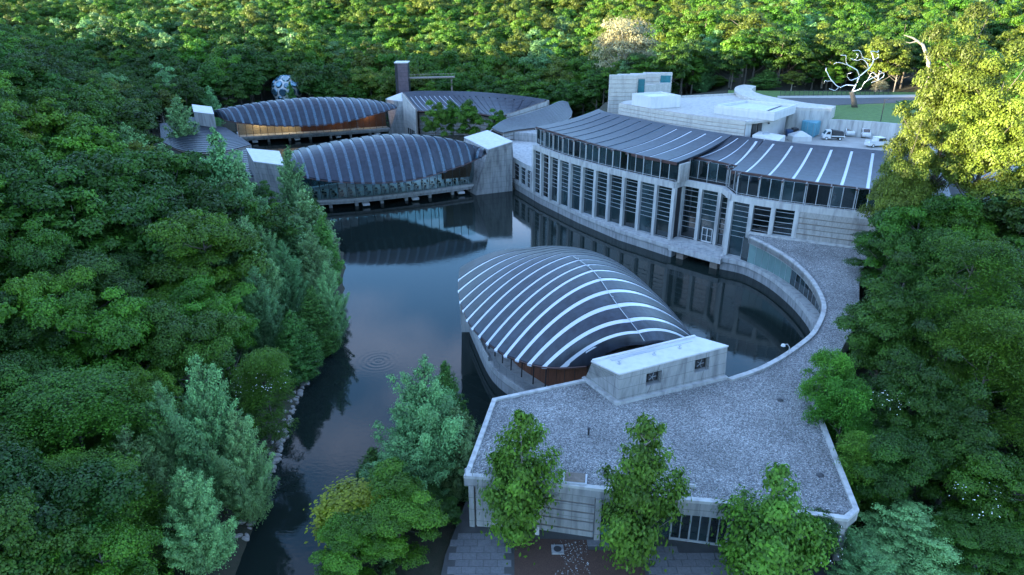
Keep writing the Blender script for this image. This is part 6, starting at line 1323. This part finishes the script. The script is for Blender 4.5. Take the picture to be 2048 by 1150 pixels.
print('trees own', min(OWN, len(near)), 'stuff', len(stuff), 'heroes', len(HEROES))

# shrubs, ground plants and blossom
def blossoms(cx, cy, z0, w, h, n, name, label):
    r_ = np.random.default_rng(hash_(name) + int(cx * 10)); a = unit(r_.normal(size=(n, 3))); a[:, 2] = np.abs(a[:, 2]); Pp = a * np.array([w, w, h]) + np.array([cx, cy, z0]); k = r_.integers(0, 14, n); Pp += np.sin(k[:, None] * np.array([1.3, 2.1, .7])) * .35
    o = bpy.data.objects.new(name, leafmesh(name, quads(Pp, unit(a + np.array([0, -.3, .6])), .10, r_), M_FLOWER)); COL.objects.link(o); tag(o, label, 'blossom', kind='stuff')
def hp(u, v, Y): p = PY(u, v, Y); return p
for (u, v, Y, w, h, n, nm) in [(1640, 1060, 42.5, 2.0, 2.0, 130, 'white blossom on the dark dogwood right of the plaza'), (520, 745, 62, 2.6, 2.4, 170, 'white blossom dotting a small tree on the left bank'), (1780, 800, 51, 1.2, 1.0, 30, 'white blossom on a shrub in the right-hand wood'), (1960, 990, 44, 1.8, 1.2, 55, 'white blossom on a shrub at lower right')]:
    p = hp(u, v, Y); blossoms(p.x, p.y, p.z - h * .5, w, h, n, 'blossom', nm)
def shrub_mesh(seed, m, n=900, leaf=.12):
    r_ = np.random.default_rng(seed); K = 14; C = r_.normal(size=(K, 3)) * np.array([.45, .45, .2]) + np.array([0, 0, .5]); k = r_.integers(0, K, n); d = unit(r_.normal(size=(n, 3))); return leafmesh('shrub', quads(C[k] + d * .3 * r_.uniform(.5, 1, (n, 1)), unit(d + np.array([0, 0, .6])), leaf, r_), m)
SH = [shrub_mesh(1, L_MID), shrub_mesh(2, L_DARK), shrub_mesh(3, L_FEA), shrub_mesh(4, L_SILV)]
col = bpy.data.collections.new('undergrowth_source')
for i, m_ in enumerate(SH): col.objects.link(bpy.data.objects.new(f's{i}', m_))
X, Y = grid(-70, 75, 34, 250, 2.2); d = poly_dist(X, Y, PONDN); k = (d > 0.9) & (d < 26); 
for q in NOGO[:1] + NOGO[2:4] + NOGO[5:]: k &= poly_dist(X, Y, q) > 0.8
k &= poly_dist(X, Y, NOGO[1]) > 2; X, Y = X[k], Y[k]; n = len(X); Z = terrain(X, Y)
me = bpy.data.meshes.new('undergrowth'); me.from_pydata(list(zip(X, Y, Z - .1)), [], [])
a = me.attributes.new('rot', 'FLOAT_VECTOR', 'POINT'); a.data.foreach_set('vector', np.stack([np.zeros(n), np.zeros(n), rng.uniform(0, 6.28, n)], 1).astype('f').ravel()); a = me.attributes.new('scl', 'FLOAT', 'POINT'); a.data.foreach_set('value', (rng.uniform(.7, 2.0, n) * np.where(poly_dist(X, Y, PONDN) < 3.2, .35, 1)).astype('f'))
a = me.attributes.new('idx', 'INT', 'POINT'); a.data.foreach_set('value', rng.integers(0, 4, n).astype('i'))
ug = bpy.data.objects.new('undergrowth', me); COL.objects.link(ug); tag(ug, 'low green undergrowth covering the banks and slopes', 'undergrowth', kind='stuff'); instancer(ug, col, 'idx')
# flower bed on the lawn
pts_ = []
for _ in range(260):
    u, v = random.uniform(1798, 1870), random.uniform(204.5, 219.5)
    if ((u - 1832) / 36) ** 2 + ((v - 211.5) / 7) ** 2 < 1: p = P(u, v, ZL); pts_.append((p.x, p.y, ZL))
me = bpy.data.meshes.new('flower_bed'); me.from_pydata(pts_, [], []); n = len(pts_)
a = me.attributes.new('rot', 'FLOAT_VECTOR', 'POINT'); a.data.foreach_set('vector', np.stack([np.zeros(n), np.zeros(n), rng.uniform(0, 6.28, n)], 1).astype('f').ravel()); a = me.attributes.new('scl', 'FLOAT', 'POINT'); a.data.foreach_set('value', rng.uniform(.5, .9, n).astype('f')); a = me.attributes.new('idx', 'INT', 'POINT'); a.data.foreach_set('value', rng.integers(0, 4, n).astype('i'))
fbd = bpy.data.objects.new('flower_bed', me); COL.objects.link(fbd); tag(fbd, 'planted bed of low mixed shrubs on the lawn beside the road', 'flower bed', kind='stuff'); instancer(fbd, col, 'idx')
# three-dead limb at upper right
p = PY(1858, 115, 120); dt = MB(); dt.tube([PY(1856, 118, 118), PY(1846, 90, 118), PY(1826, 76, 118), PY(1808, 70, 118)], [.28, .22, .14, .05], 6); dt.tube([PY(1836, 82, 118), PY(1820, 86, 118), PY(1812, 84, 118)], [.12, .08, .04], 5); dt.tube([PY(1856, 118, 118), PY(1860, 150, 118), Vector((PY(1862, 118, 118).x + .8, 118.5, 14))], [.3, .36, .5], 6)
tag(dt.build('dead_tree', M_BARKP), 'bare dead tree leaning left beside the sunlit poplar at upper right', 'dead tree')
